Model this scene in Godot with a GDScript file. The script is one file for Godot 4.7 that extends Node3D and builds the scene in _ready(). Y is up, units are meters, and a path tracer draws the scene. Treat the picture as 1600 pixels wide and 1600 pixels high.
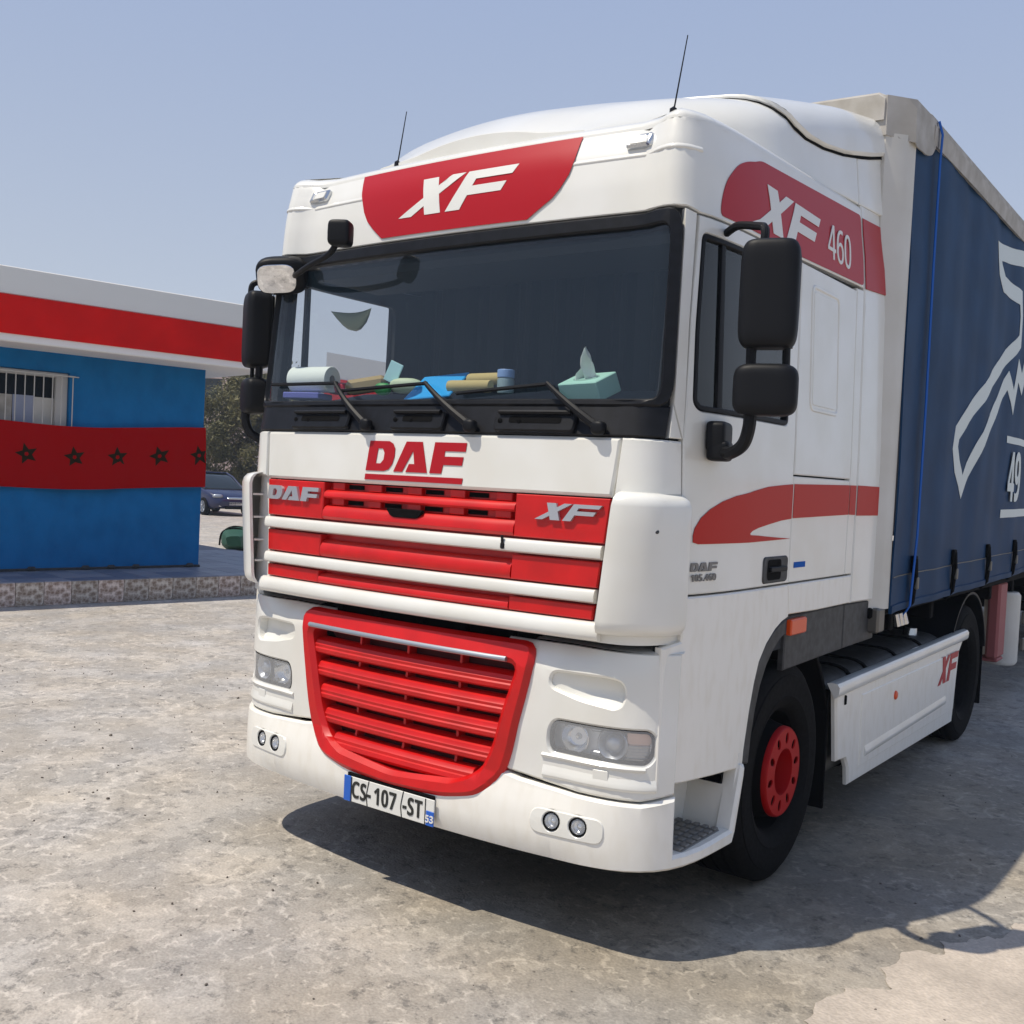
extends Node3D
# A red and white lorry parked in front of a blue kiosk. x to the lorry's left, y up, z forward; metres.

class MB:
	var v := PackedVector3Array()
	var ix := PackedInt32Array()
	func p(a: Vector3) -> int:
		v.append(a)
		return v.size() - 1
	func t(a: int, b: int, c: int) -> void:
		ix.append(a); ix.append(b); ix.append(c)
	func q(a: int, b: int, c: int, d: int) -> void:
		t(a, b, c); t(a, c, d)
	func poly(pts: Array) -> void:
		var i0 := v.size()
		for a in pts: v.append(a)
		for k in range(1, pts.size() - 1): t(i0, i0 + k, i0 + k + 1)
	func face(pts: Array, c: Vector3) -> void:
		var n: Vector3 = (pts[1] - pts[0]).cross(pts[2] - pts[0])
		if n.dot(pts[0] - c) < 0: pts.reverse()
		poly(pts)
	func orient(from: int) -> void:
		if from >= ix.size(): return
		var o := v[ix[from]]
		var vol := 0.0
		for k in range(from, ix.size(), 3):
			vol += (v[ix[k]] - o).dot((v[ix[k + 1]] - o).cross(v[ix[k + 2]] - o))
		if vol < 0:
			for k in range(from, ix.size(), 3):
				var w := ix[k + 1]
				ix[k + 1] = ix[k + 2]
				ix[k + 2] = w
	func build(crease := 40.0) -> ArrayMesh:
		var nt := ix.size() / 3
		var fn := PackedVector3Array(); fn.resize(nt)
		var fu := PackedVector3Array(); fu.resize(nt)
		var at := {}
		for k in nt:
			var a := v[ix[k * 3]]
			var n := (v[ix[k * 3 + 1]] - a).cross(v[ix[k * 3 + 2]] - a)
			fn[k] = n
			fu[k] = n.normalized()
			for j in 3:
				var key := Vector3i((v[ix[k * 3 + j]] * 4000.0).round())
				if at.has(key): at[key].append(k)
				else: at[key] = [k]
		var cc := cos(deg_to_rad(crease))
		var ov := PackedVector3Array(); var on := PackedVector3Array()
		for k in nt:
			if fn[k].length_squared() < 1e-16: continue
			for j in [0, 2, 1]:
				var a := v[ix[k * 3 + j]]
				var s := Vector3.ZERO
				for m in at[Vector3i((a * 4000.0).round())]:
					if fu[m].dot(fu[k]) > cc: s += fn[m]
				ov.append(a)
				on.append(s.normalized() if s.length_squared() > 1e-20 else fu[k])
		var arr := []
		arr.resize(Mesh.ARRAY_MAX)
		arr[Mesh.ARRAY_VERTEX] = ov
		arr[Mesh.ARRAY_NORMAL] = on
		var m := ArrayMesh.new()
		if ov.size() > 0: m.add_surface_from_arrays(Mesh.PRIMITIVE_TRIANGLES, arr)
		return m

var M := {}

# ---------- nodes ----------
func numbered(parent: Node, called: String) -> String:
	if not parent.has_node(called): return called
	var k := 1
	while parent.has_node("%s_%03d" % [called, k]): k += 1
	return "%s_%03d" % [called, k]

func put(o: Node3D, called: String, parent: Node) -> Node3D:
	o.name = numbered(parent, called)
	parent.add_child(o, true)
	return o

func part(called: String, mb: MB, mat: Material, parent: Node = self, crease := 40.0) -> MeshInstance3D:
	var o := MeshInstance3D.new()
	o.mesh = mb.build(crease)
	o.material_override = mat
	return put(o, called, parent)

func thing(called: String, label: String, category: String, at := Vector3.ZERO, turn := 0.0, group := "") -> Node3D:
	var o := Node3D.new()
	put(o, called, self)
	o.position = at
	o.rotation.y = turn
	tag(o, label, category, group)
	return o

func tag(o: Node, label: String, category: String, group := "") -> Node:
	o.set_meta("label", label)
	o.set_meta("category", category)
	if group != "": o.set_meta("group", group)
	return o

func struct(o: Node) -> Node:
	o.set_meta("kind", "structure")
	return o

func txt(called: String, s: String, h: float, mat: Material, xf: Transform3D, parent: Node, bold := true, depth := 0.003) -> MeshInstance3D:
	var tm := TextMesh.new()
	var f := SystemFont.new()
	f.font_names = PackedStringArray(["Droid Sans"])
	f.font_weight = 700 if bold else 400
	tm.font = f
	tm.text = s
	tm.font_size = 64
	tm.pixel_size = h / 46.0
	tm.depth = depth
	tm.curve_step = 1.0
	var o := MeshInstance3D.new()
	o.mesh = tm
	o.material_override = mat
	put(o, called, parent)
	o.transform = xf
	return o

# ---------- shapes ----------
func area(p: PackedVector2Array) -> float:
	var s := 0.0
	for i in p.size():
		s += p[i].cross(p[(i + 1) % p.size()])
	return s * 0.5

func ccw(p: PackedVector2Array) -> PackedVector2Array:
	var r := p.duplicate()
	if area(r) < 0: r.reverse()
	return r

func inset(p: PackedVector2Array, b: float) -> PackedVector2Array:
	var r := PackedVector2Array()
	var n := p.size()
	for i in n:
		var e1 := (p[i] - p[(i + n - 1) % n]).normalized()
		var e2 := (p[(i + 1) % n] - p[i]).normalized()
		var n1 := Vector2(-e1.y, e1.x)
		var n2 := Vector2(-e2.y, e2.x)
		r.append(p[i] + (n1 + n2) / maxf(0.4, 1.0 + n1.dot(n2)) * b)
	return r

func P(a: Array) -> PackedVector2Array:
	var r := PackedVector2Array()
	for k in range(0, a.size(), 2): r.append(Vector2(a[k], a[k + 1]))
	return r

func mir(p: PackedVector2Array, sg: float) -> PackedVector2Array:
	var r := PackedVector2Array()
	for a in p: r.append(Vector2(a.x * sg, a.y))
	return r

func rnd(p: PackedVector2Array, rad: float, n := 5) -> PackedVector2Array:      # rounds every corner
	var r := PackedVector2Array()
	var m := p.size()
	for i in m:
		var a := p[(i + m - 1) % m]; var b := p[i]; var c := p[(i + 1) % m]
		var d := minf(rad, minf((a - b).length(), (c - b).length()) * 0.49)
		var p0 := b + (a - b).normalized() * d
		var p2 := b + (c - b).normalized() * d
		for k in n + 1:
			var t := float(k) / n
			r.append(p0.lerp(b, t).lerp(b.lerp(p2, t), t))
	return r

func rect(x0: float, y0: float, x1: float, y1: float, r := 0.0) -> PackedVector2Array:
	var p := P([x0, y0, x1, y0, x1, y1, x0, y1])
	return p if r <= 0 else rnd(p, r)

func circ(x: float, y: float, r: float, n := 16, ry := 0.0) -> PackedVector2Array:
	var p := PackedVector2Array()
	for k in n: p.append(Vector2(x + r * cos(TAU * k / n), y + (ry if ry > 0 else r) * sin(TAU * k / n)))
	return p

func nrm(f: Callable, u: float, w: float) -> Vector3:
	var e := 0.004
	return (f.call(u + e, w) - f.call(u - e, w)).cross(f.call(u, w + e) - f.call(u, w - e)).normalized()

func at_(f: Callable, a: Vector2, off: float) -> Vector3:
	if off == 0.0: return f.call(a.x, a.y)
	return f.call(a.x, a.y) + nrm(f, a.x, a.y) * off

# a panel cut out of a curved surface f(u, w): front face at off, chamfered edge, skirt of depth thick
func patch(mb: MB, f: Callable, poly_: PackedVector2Array, holes := [], off := 0.0, thick := 0.02, bev := 0.004, cell := Vector2(0.08, 0.12)) -> void:
	var pl := ccw(poly_)
	if thick <= 0: bev = 0.0
	var pin := inset(pl, bev) if bev > 0 else pl
	var hs := []
	var hin := []
	for h in holes:
		var hh := ccw(h)
		hs.append(hh)
		hin.append(inset(hh, -bev) if bev > 0 else hh)
	var b0 := pin[0]; var b1 := pin[0]
	for a in pin:
		b0 = b0.min(a); b1 = b1.max(a)
	var xs := []
	var n := int(ceil((b1.x - b0.x) / cell.x - 0.001))
	for k in maxi(n, 1) + 1: xs.append(b0.x + (b1.x - b0.x) * k / maxi(n, 1))
	var ys := []
	n = int(ceil((b1.y - b0.y) / cell.y - 0.001))
	for k in maxi(n, 1) + 1: ys.append(b0.y + (b1.y - b0.y) * k / maxi(n, 1))
	for h in hin:
		var c := Vector2.ZERO
		for a in h: c += a
		xs.append(c.x / h.size() + 0.00037)
	xs.sort(); ys.sort()
	for i in xs.size() - 1:
		if xs[i + 1] - xs[i] < 1e-5: continue
		for j in ys.size() - 1:
			var cellp := PackedVector2Array([Vector2(xs[i], ys[j]), Vector2(xs[i + 1], ys[j]), Vector2(xs[i + 1], ys[j + 1]), Vector2(xs[i], ys[j + 1])])
			var pcs := Geometry2D.intersect_polygons(pin, cellp)
			for h in hin:
				var nx: Array[PackedVector2Array] = []
				for pc in pcs: nx.append_array(Geometry2D.clip_polygons(pc, h))
				pcs = nx
			for pc in pcs:
				if pc.size() < 3 or absf(area(pc)) < 1e-8: continue
				var tr := Geometry2D.triangulate_polygon(pc)
				var i0 := mb.v.size()
				for a in pc: mb.v.append(at_(f, a, off))
				for k in range(0, tr.size(), 3):
					var a: Vector2 = pc[tr[k]]; var b: Vector2 = pc[tr[k + 1]]; var c: Vector2 = pc[tr[k + 2]]
					if (b - a).cross(c - a) > 0: mb.t(i0 + tr[k], i0 + tr[k + 1], i0 + tr[k + 2])
					else: mb.t(i0 + tr[k], i0 + tr[k + 2], i0 + tr[k + 1])
	if thick <= 0: return
	var loops := [[pl, pin, 1]]
	for k in hs.size(): loops.append([hs[k], hin[k], -1])
	for lp in loops:
		var o: PackedVector2Array = lp[0]
		var inn: PackedVector2Array = lp[1]
		var rows := [[], [], []]
		for k in o.size():
			var a := o[k]; var b := o[(k + 1) % o.size()]
			var c := inn[k]; var d := inn[(k + 1) % o.size()]
			var m := maxi(1, int(ceil(maxf(absf(b.x - a.x) / cell.x, absf(b.y - a.y) / cell.y) - 0.01)))
			for s in m:
				var t := float(s) / m
				rows[0].append(at_(f, c.lerp(d, t), off))
				rows[1].append(at_(f, a.lerp(b, t), off - bev))
				rows[2].append(at_(f, a.lerp(b, t), off - thick))
		var cnt: int = rows[0].size()
		for r in 2:
			if r == 0 and bev <= 0: continue
			for k in cnt:
				var a: Vector3 = rows[r][k]; var b: Vector3 = rows[r][(k + 1) % cnt]
				var c: Vector3 = rows[r + 1][(k + 1) % cnt]; var d: Vector3 = rows[r + 1][k]
				if lp[2] > 0: mb.poly([a, d, c, b])
				else: mb.poly([a, b, c, d])

# a profile (w, off), bottom to top, drawn along the surface from u0 to u1
func sweep(mb: MB, f: Callable, u0: float, u1: float, n: int, prof: PackedVector2Array) -> void:
	var rows := []
	for i in n + 1:
		var u := lerpf(u0, u1, float(i) / n)
		var row := []
		for a in prof: row.append(mb.p(at_(f, Vector2(u, a.x), a.y)))
		rows.append(row)
	for i in n:
		for k in prof.size() - 1: mb.q(rows[i][k], rows[i + 1][k], rows[i + 1][k + 1], rows[i][k + 1])
	for e in [0, n]:
		for k in range(1, prof.size() - 1):
			if e == 0: mb.t(rows[e][0], rows[e][k], rows[e][k + 1])
			else: mb.t(rows[e][0], rows[e][k + 1], rows[e][k])

func loft(mb: MB, rings: Array, caps := true) -> void:
	var from := mb.ix.size()
	var idx := []
	for r in rings:
		var row := []
		for a in r: row.append(mb.p(a))
		idx.append(row)
	var n: int = idx[0].size()
	for i in idx.size() - 1:
		for k in n: mb.q(idx[i][k], idx[i][(k + 1) % n], idx[i + 1][(k + 1) % n], idx[i + 1][k])
	if caps:
		for k in range(1, n - 1):
			mb.t(idx[0][0], idx[0][k + 1], idx[0][k])
			mb.t(idx[-1][0], idx[-1][k], idx[-1][k + 1])
	mb.orient(from)

func tube(mb: MB, path: Array, r0: float, r1 := -1.0, sides := 8) -> void:
	if r1 < 0: r1 = r0
	var rings := []
	var ref := Vector3(0.13, 0.31, 0.94)
	for i in path.size():
		var d: Vector3 = (path[mini(i + 1, path.size() - 1)] - path[maxi(i - 1, 0)]).normalized()
		var a := d.cross(ref)
		if a.length() < 0.05: a = d.cross(Vector3(0.9, 0.1, 0.2))
		a = a.normalized()
		var b := d.cross(a)
		ref = a.cross(d)
		var r := lerpf(r0, r1, float(i) / maxi(1, path.size() - 1))
		var ring := []
		for k in sides: ring.append(path[i] + (a * cos(TAU * k / sides) + b * sin(TAU * k / sides)) * r)
		rings.append(ring)
	loft(mb, rings)

func curve(pts: Array, n := 6) -> Array:                                       # Catmull-Rom
	var r := []
	for i in pts.size() - 1:
		var p0: Vector3 = pts[maxi(i - 1, 0)]; var p3: Vector3 = pts[mini(i + 2, pts.size() - 1)]
		for k in n: r.append((pts[i] as Vector3).cubic_interpolate(pts[i + 1], p0, p3, float(k) / n))
	r.append(pts[-1])
	return r

func lathe(mb: MB, prof: PackedVector2Array, xf: Transform3D, seg := 24) -> void:   # prof (radius, height) round local y
	var idx := []
	for a in prof:
		var row := []
		for k in seg: row.append(mb.p(xf * Vector3(a.x * cos(TAU * k / seg), a.y, a.x * sin(TAU * k / seg))))
		idx.append(row)
	for i in prof.size() - 1:
		for k in seg: mb.q(idx[i][k], idx[i + 1][k], idx[i + 1][(k + 1) % seg], idx[i][(k + 1) % seg])

func rbox(mb: MB, c: Vector3, s: Vector3, ch := 0.01, b := Basis.IDENTITY) -> void:
	var h := s * 0.5
	ch = minf(ch, minf(h.x, minf(h.y, h.z)) * 0.95)
	var g := {}
	for x in [-1, 1]:
		for y in [-1, 1]:
			for z in [-1, 1]:
				var k := Vector3i(x, y, z)
				g[k] = [c + b * Vector3(x * h.x, y * (h.y - ch), z * (h.z - ch)), c + b * Vector3(x * (h.x - ch), y * h.y, z * (h.z - ch)), c + b * Vector3(x * (h.x - ch), y * (h.y - ch), z * h.z)]
				mb.face([g[k][0], g[k][1], g[k][2]], c)
	for s1 in [-1, 1]:
		mb.face([g[Vector3i(s1, -1, -1)][0], g[Vector3i(s1, 1, -1)][0], g[Vector3i(s1, 1, 1)][0], g[Vector3i(s1, -1, 1)][0]], c)
		mb.face([g[Vector3i(-1, s1, -1)][1], g[Vector3i(1, s1, -1)][1], g[Vector3i(1, s1, 1)][1], g[Vector3i(-1, s1, 1)][1]], c)
		mb.face([g[Vector3i(-1, -1, s1)][2], g[Vector3i(1, -1, s1)][2], g[Vector3i(1, 1, s1)][2], g[Vector3i(-1, 1, s1)][2]], c)
		for s2 in [-1, 1]:
			var a := Vector3i(s1, s2, -1); var d := Vector3i(s1, s2, 1)
			mb.face([g[a][0], g[a][1], g[d][1], g[d][0]], c)
			a = Vector3i(s1, -1, s2); d = Vector3i(s1, 1, s2)
			mb.face([g[a][0], g[a][2], g[d][2], g[d][0]], c)
			a = Vector3i(-1, s1, s2); d = Vector3i(1, s1, s2)
			mb.face([g[a][1], g[a][2], g[d][2], g[d][1]], c)

func sbox(mb: MB, xf: Transform3D, size: Vector3, e := 0.45, e2 := 0.45, nu := 24, nv := 14) -> void:   # rounded box
	var rings := []
	for j in nv + 1:
		var ph := -PI / 2 + PI * j / nv
		ph = clampf(ph, -PI / 2 + 0.02, PI / 2 - 0.02)
		var cp := pow(cos(ph), e2)
		var sp := signf(sin(ph)) * pow(absf(sin(ph)), e2)
		var ring := []
		for i in nu:
			var th := TAU * i / nu
			ring.append(xf * (Vector3(signf(cos(th)) * pow(absf(cos(th)), e) * cp, sp, signf(sin(th)) * pow(absf(sin(th)), e) * cp) * size * 0.5))
		rings.append(ring)
	loft(mb, rings)

func tpl(x: float, T: Array) -> float:                                          # table lookup [x, y, x, y ...]
	if x <= T[0]: return T[1]
	for k in range(2, T.size(), 2):
		if x <= T[k]: return lerpf(T[k - 1], T[k + 1], (x - T[k - 2]) / (T[k] - T[k - 2]))
	return T[-1]

# ---------- the lorry's skins: (s round the front from the middle, height) ----------
const KX := [1.1, 1.0, 2.0, 1.0, 2.85, 0.985, 3.05, 0.972, 3.2, 0.955, 3.4, 0.94]
const ZF := [1.1, -0.005, 1.25, -0.01, 1.76, -0.03, 2.0, -0.045, 2.13, -0.09, 2.85, -0.205, 3.0, -0.215, 3.12, -0.235, 3.2, -0.27, 3.3, -0.33]
const ZB := [0.33, -0.05, 0.355, -0.03, 0.38, -0.008, 0.42, 0.0, 0.5, 0.0, 0.56, -0.01, 0.60, -0.025, 0.65, -0.035, 0.85, -0.03, 1.08, -0.035, 1.13, -0.045, 1.165, -0.065, 1.19, -0.1, 1.2, -0.13]

func plan(s: float, zf: float, kx: float, x0: float, bow: float, b1: Vector2, b2: Vector2, b3: Vector2, l: float) -> Vector2:
	var sg := -1.0 if s < 0 else 1.0
	s = absf(s)
	var r: Vector2
	if s < x0: r = Vector2(s, zf - bow * (s / x0) * (s / x0))
	elif s < x0 + l:
		var t := (s - x0) / l
		var u := 1.0 - t
		r = Vector2(x0, -bow) * u * u * u + b1 * 3 * u * u * t + b2 * 3 * u * t * t + b3 * t * t * t
		r.y += zf * u * u
	else: r = Vector2(b3.x, b3.y - (s - x0 - l))
	return Vector2(sg * r.x * kx, r.y)

func cab(s: float, y: float) -> Vector3:
	var a := plan(s, tpl(y, ZF), tpl(y, KX), 0.97, 0.045, Vector2(1.165, -0.063), Vector2(1.205, -0.28), Vector2(1.22, -0.75), 0.74)
	return Vector3(a.x, y, a.y)

func bum(s: float, y: float) -> Vector3:
	var a := plan(s, tpl(y, ZB), 1.0, 0.8, 0.05, Vector2(1.04, -0.08), Vector2(1.225, -0.12), Vector2(1.235, -0.5), 0.65)
	return Vector3(a.x, y, a.y)

func flat(o: Vector3, ax: Vector3, ay: Vector3) -> Callable:
	return func(u: float, w: float) -> Vector3: return o + ax * u + ay * w

# ---------- lettering ----------
func scaled(p: PackedVector2Array, x: float, y: float, sx: float, sy: float) -> PackedVector2Array:
	var r := PackedVector2Array()
	for a in p: r.append(Vector2(x + a.x * sx, y + a.y * sy))
	return r

func word_daf(mb: MB, f: Callable, x: float, y: float, w: float, h: float, off: float, thick: float) -> void:
	var kx := w / 3.33
	var c := Vector2(0.05, 0.08)
	var hole := scaled(P([0.40, 0.75, 0.57, 0.75, 0.64, 0.6, 0.62, 0.38, 0.52, 0.25, 0.35, 0.25]), x, y, kx, h)
	patch(mb, f, scaled(P([0.09, 1, 0.78, 1, 0.92, 0.92, 1.0, 0.76, 1.0, 0.5, 0.94, 0.24, 0.82, 0.06, 0.65, 0, 0, 0]), x, y, kx, h), [hole], off, thick, 0.0, c)
	patch(mb, f, scaled(P([1.38, 1, 1.92, 1, 2.14, 0, 1.42, 0, 1.52, 0.27, 1.70, 0.27, 1.63, 0.70, 1.30, 0, 1.0, 0]), x, y, kx, h), [], off, thick, 0.0, c)
	patch(mb, f, scaled(P([2.33, 1, 3.33, 1, 3.31, 0.72, 2.67, 0.72, 2.66, 0.55, 3.26, 0.55, 3.23, 0.28, 2.64, 0.28, 2.6, 0, 2.22, 0]), x, y, kx, h), [], off, thick, 0.0, c)

func word_xf(mb: MB, f: Callable, x: float, y: float, w: float, h: float, off: float, thick: float) -> void:
	var kx := w / 3.05
	var c := Vector2(0.05, 0.08)
	var a := P([0.55, 1, 0.98, 1, 1.17, 0, 0.74, 0]); var b := P([0, 0, 0.36, 0, 1.72, 1, 1.36, 1])
	for q in Geometry2D.merge_polygons(a, b): patch(mb, f, scaled(q, x, y, kx, h), [], off, thick, 0.0, c)
	patch(mb, f, scaled(P([1.80, 1, 3.05, 1, 2.92, 0.78, 2.02, 0.78, 1.94, 0.60, 2.80, 0.60, 2.68, 0.36, 1.84, 0.36, 1.68, 0, 1.30, 0]), x, y, kx, h), [], off, thick, 0.0, c)

# ---------- materials ----------
func mk(key: String, c: Color, rough := 0.6, metal := 0.0) -> StandardMaterial3D:
	var m := StandardMaterial3D.new()
	m.albedo_color = c
	m.roughness = rough
	m.metallic = metal
	M[key] = m
	return m

func noise_tex(freq: float, lo: Color, hi: Color, size := 512, kind := FastNoiseLite.TYPE_SIMPLEX_SMOOTH, oct := 5, mid := 0.5, sd := 3) -> NoiseTexture2D:
	var n := FastNoiseLite.new()
	n.seed = sd
	n.noise_type = kind
	n.frequency = freq
	n.fractal_octaves = oct
	var t := NoiseTexture2D.new()
	t.width = size; t.height = size
	t.seamless = true
	t.noise = n
	var g := Gradient.new()
	g.offsets = PackedFloat32Array([mid - 0.3, mid + 0.3])
	g.colors = PackedColorArray([lo, hi])
	t.color_ramp = g
	return t

func grain(m: StandardMaterial3D, tex: Texture2D, sc: float) -> void:
	m.albedo_texture = tex
	m.uv1_triplanar = true
	m.uv1_scale = Vector3.ONE * sc

func materials() -> void:
	var dust := noise_tex(0.006, Color(0.965, 0.96, 0.945), Color(1, 1, 1))
	var rough_dust := noise_tex(0.02, Color(0.72, 0.71, 0.69), Color(1, 1, 1), 512, FastNoiseLite.TYPE_SIMPLEX_SMOOTH, 6)
	var w := mk("white", Color(0.89, 0.888, 0.868), 0.3)
	w.clearcoat_enabled = true; w.clearcoat = 0.6; w.clearcoat_roughness = 0.06
	grain(w, dust, 0.6)
	w = mk("white_matt", Color(0.89, 0.88, 0.85), 0.5)
	grain(w, dust, 0.9)
	w = mk("white_worn", Color(0.91, 0.90, 0.87), 0.38)
	w.clearcoat_enabled = true; w.clearcoat = 0.3; w.clearcoat_roughness = 0.2
	grain(w, noise_tex(0.02, Color(0.965, 0.957, 0.94), Color(1, 1, 1), 512, FastNoiseLite.TYPE_SIMPLEX_SMOOTH, 6, 0.25), 0.8)
	w.uv1_scale = Vector3(1.4, 0.5, 1.4)
	var r := mk("red_vinyl", Color(0.665, 0.085, 0.13), 0.4)
	r.clearcoat_enabled = true; r.clearcoat = 0.12; r.clearcoat_roughness = 0.12
	r = mk("red_swoosh", Color(0.70, 0.15, 0.115), 0.45)
	r = mk("red_plastic", Color(0.80, 0.03, 0.03), 0.42)
	grain(r, noise_tex(0.015, Color(0.9, 0.86, 0.86), Color(1, 1, 1), 256), 1.1)
	mk("red_wheel", Color(0.64, 0.05, 0.06), 0.5)
	M.red_wheel.metallic_specular = 0.3
	mk("orange", Color(0.85, 0.30, 0.08), 0.3)
	mk("black", Color(0.085, 0.09, 0.11), 0.42)
	grain(M.black, rough_dust, 1.5)
	M.black.metallic_specular = 0.35
	mk("mirror_black", Color(0.075, 0.08, 0.095), 0.5)
	M.mirror_black.metallic_specular = 0.3
	M.red_vinyl.metallic_specular = 0.3
	M.red_swoosh.metallic_specular = 0.3
	mk("void", Color(0.05, 0.05, 0.055), 0.8)
	M.void.metallic_specular = 0.2
	mk("rubber", Color(0.095, 0.095, 0.10), 0.8)
	grain(M.rubber, rough_dust, 3.0)
	M.rubber.metallic_specular = 0.2
	mk("dark_grey", Color(0.24, 0.245, 0.255), 0.6)
	grain(M.dark_grey, rough_dust, 1.3)
	mk("tank", Color(0.33, 0.325, 0.315), 0.55, 0.3)
	grain(M.tank, rough_dust, 1.0)
	mk("chrome", Color(0.78, 0.79, 0.80), 0.18, 0.9)
	mk("badge", Color(0.72, 0.73, 0.75), 0.3, 0.55)
	mk("silver", Color(0.62, 0.64, 0.67), 0.35, 0.7)
	mk("mirror_glass", Color(0.9, 0.9, 0.9), 0.02, 1.0)
	mk("interior", Color(0.14, 0.155, 0.17), 0.85)
	mk("grille_dark", Color(0.34, 0.03, 0.03), 0.7)
	mk("lamp_back", Color(0.92, 0.92, 0.92), 0.3, 0.1)
	mk("tread", Color(0.47, 0.46, 0.44), 0.6)
	mk("pale_olive", Color(0.62, 0.68, 0.58), 0.4)
	mk("curtain", Color(0.125, 0.145, 0.165), 0.9)
	mk("dash", Color(0.24, 0.27, 0.27), 0.75)
	var g := mk("glass", Color(0.25, 0.33, 0.40, 0.11), 0.0)
	g.transparency = BaseMaterial3D.TRANSPARENCY_ALPHA
	g = mk("side_glass", Color(0.10, 0.13, 0.13, 0.35), 0.0)
	g.transparency = BaseMaterial3D.TRANSPARENCY_ALPHA
	g = mk("lamp_glass", Color(0.95, 0.96, 0.97, 0.22), 0.02)
	g.transparency = BaseMaterial3D.TRANSPARENCY_ALPHA
	mk("amber", Color(0.78, 0.66, 0.60), 0.25, 0.3)
	mk("plate", Color(0.86, 0.86, 0.84), 0.35)
	mk("plate_blue", Color(0.10, 0.36, 0.74), 0.35)
	mk("ink", Color(0.12, 0.13, 0.12), 0.5)
	mk("letter_white", Color(0.86, 0.86, 0.84), 0.45)
	mk("letter_grey", Color(0.45, 0.44, 0.43), 0.45)
	# trailer
	mk("canvas_blue", Color(0.125, 0.25, 0.385), 0.55)
	M.canvas_blue.metallic_specular = 0.2
	grain(M.canvas_blue, noise_tex(0.01, Color(0.88, 0.88, 0.88), Color(1, 1, 1)), 0.35)
	mk("canvas_grey", Color(0.70, 0.685, 0.66), 0.7)
	grain(M.canvas_grey, noise_tex(0.012, Color(0.88, 0.87, 0.85), Color(1, 1, 1)), 0.8)
	mk("post_white", Color(0.80, 0.79, 0.765), 0.5)
	grain(M.post_white, dust, 0.7)
	mk("strap_blue", Color(0.11, 0.34, 0.66), 0.7)
	M.strap_blue.metallic_specular = 0.2
	mk("print_white", Color(0.80, 0.83, 0.82), 0.5)
	mk("steel", Color(0.42, 0.41, 0.39), 0.45, 0.6)
	mk("pink_red", Color(0.60, 0.33, 0.33), 0.65)

# ---------- lorry ----------
func yroof(s: float) -> float:
	return 3.225 + maxf(0.0, absf(s) - 1.4) * 0.045

func hood_edge(y: float) -> float:
	return 0.915 + 0.0974 * (y - 1.228)

func defl(u: float, w: float) -> Vector3:
	var sg := -1.0 if u < 0 else 1.0
	var a := absf(u)
	var hb := tpl(w, [0.36, 0.62, 0.5, 0.70, 0.65, 0.80, 0.8, 0.92, 1.0, 1.04, 1.2, 1.10, 2.0, 1.145, 2.62, 1.18])
	var ht := tpl(w, [0.36, 0.34, 0.5, 0.42, 0.65, 0.50, 0.8, 0.60, 1.0, 0.72, 1.2, 0.80, 1.6, 0.92, 2.0, 1.0, 2.62, 1.07])
	var yt := tpl(w, [0.36, 3.30, 0.42, 3.36, 0.55, 3.44, 0.7, 3.505, 0.9, 3.565, 1.1, 3.61, 1.3, 3.65, 1.65, 3.725, 2.0, 3.80, 2.62, 3.90])
	var yb := 3.252 + 0.045 * (w - 0.3)
	var b0 := Vector2(ht, yt); var b1 := Vector2(lerpf(ht, hb, tpl(w, [0.36, 0.3, 0.8, 0.5, 1.3, 0.84])), yt - 0.012)
	var b2 := Vector2(hb - tpl(w, [0.36, 0.05, 1.3, 0.03, 2.62, 0.025]), yb + (yt - yb) * 0.5)
	var p: Vector2
	if a < 0.5: p = Vector2(a / 0.5 * ht, yt + 0.04 * (1.0 - pow(a / 0.5, 2)))
	elif a < 0.8:
		var t := (a - 0.5) / 0.3
		p = b0.lerp(b1, t).lerp(b1.lerp(b2, t), t)
	else: p = b2.lerp(Vector2(hb, yb), (a - 0.8) / 0.2)
	return Vector3(sg * p.x, p.y, -w)

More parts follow.
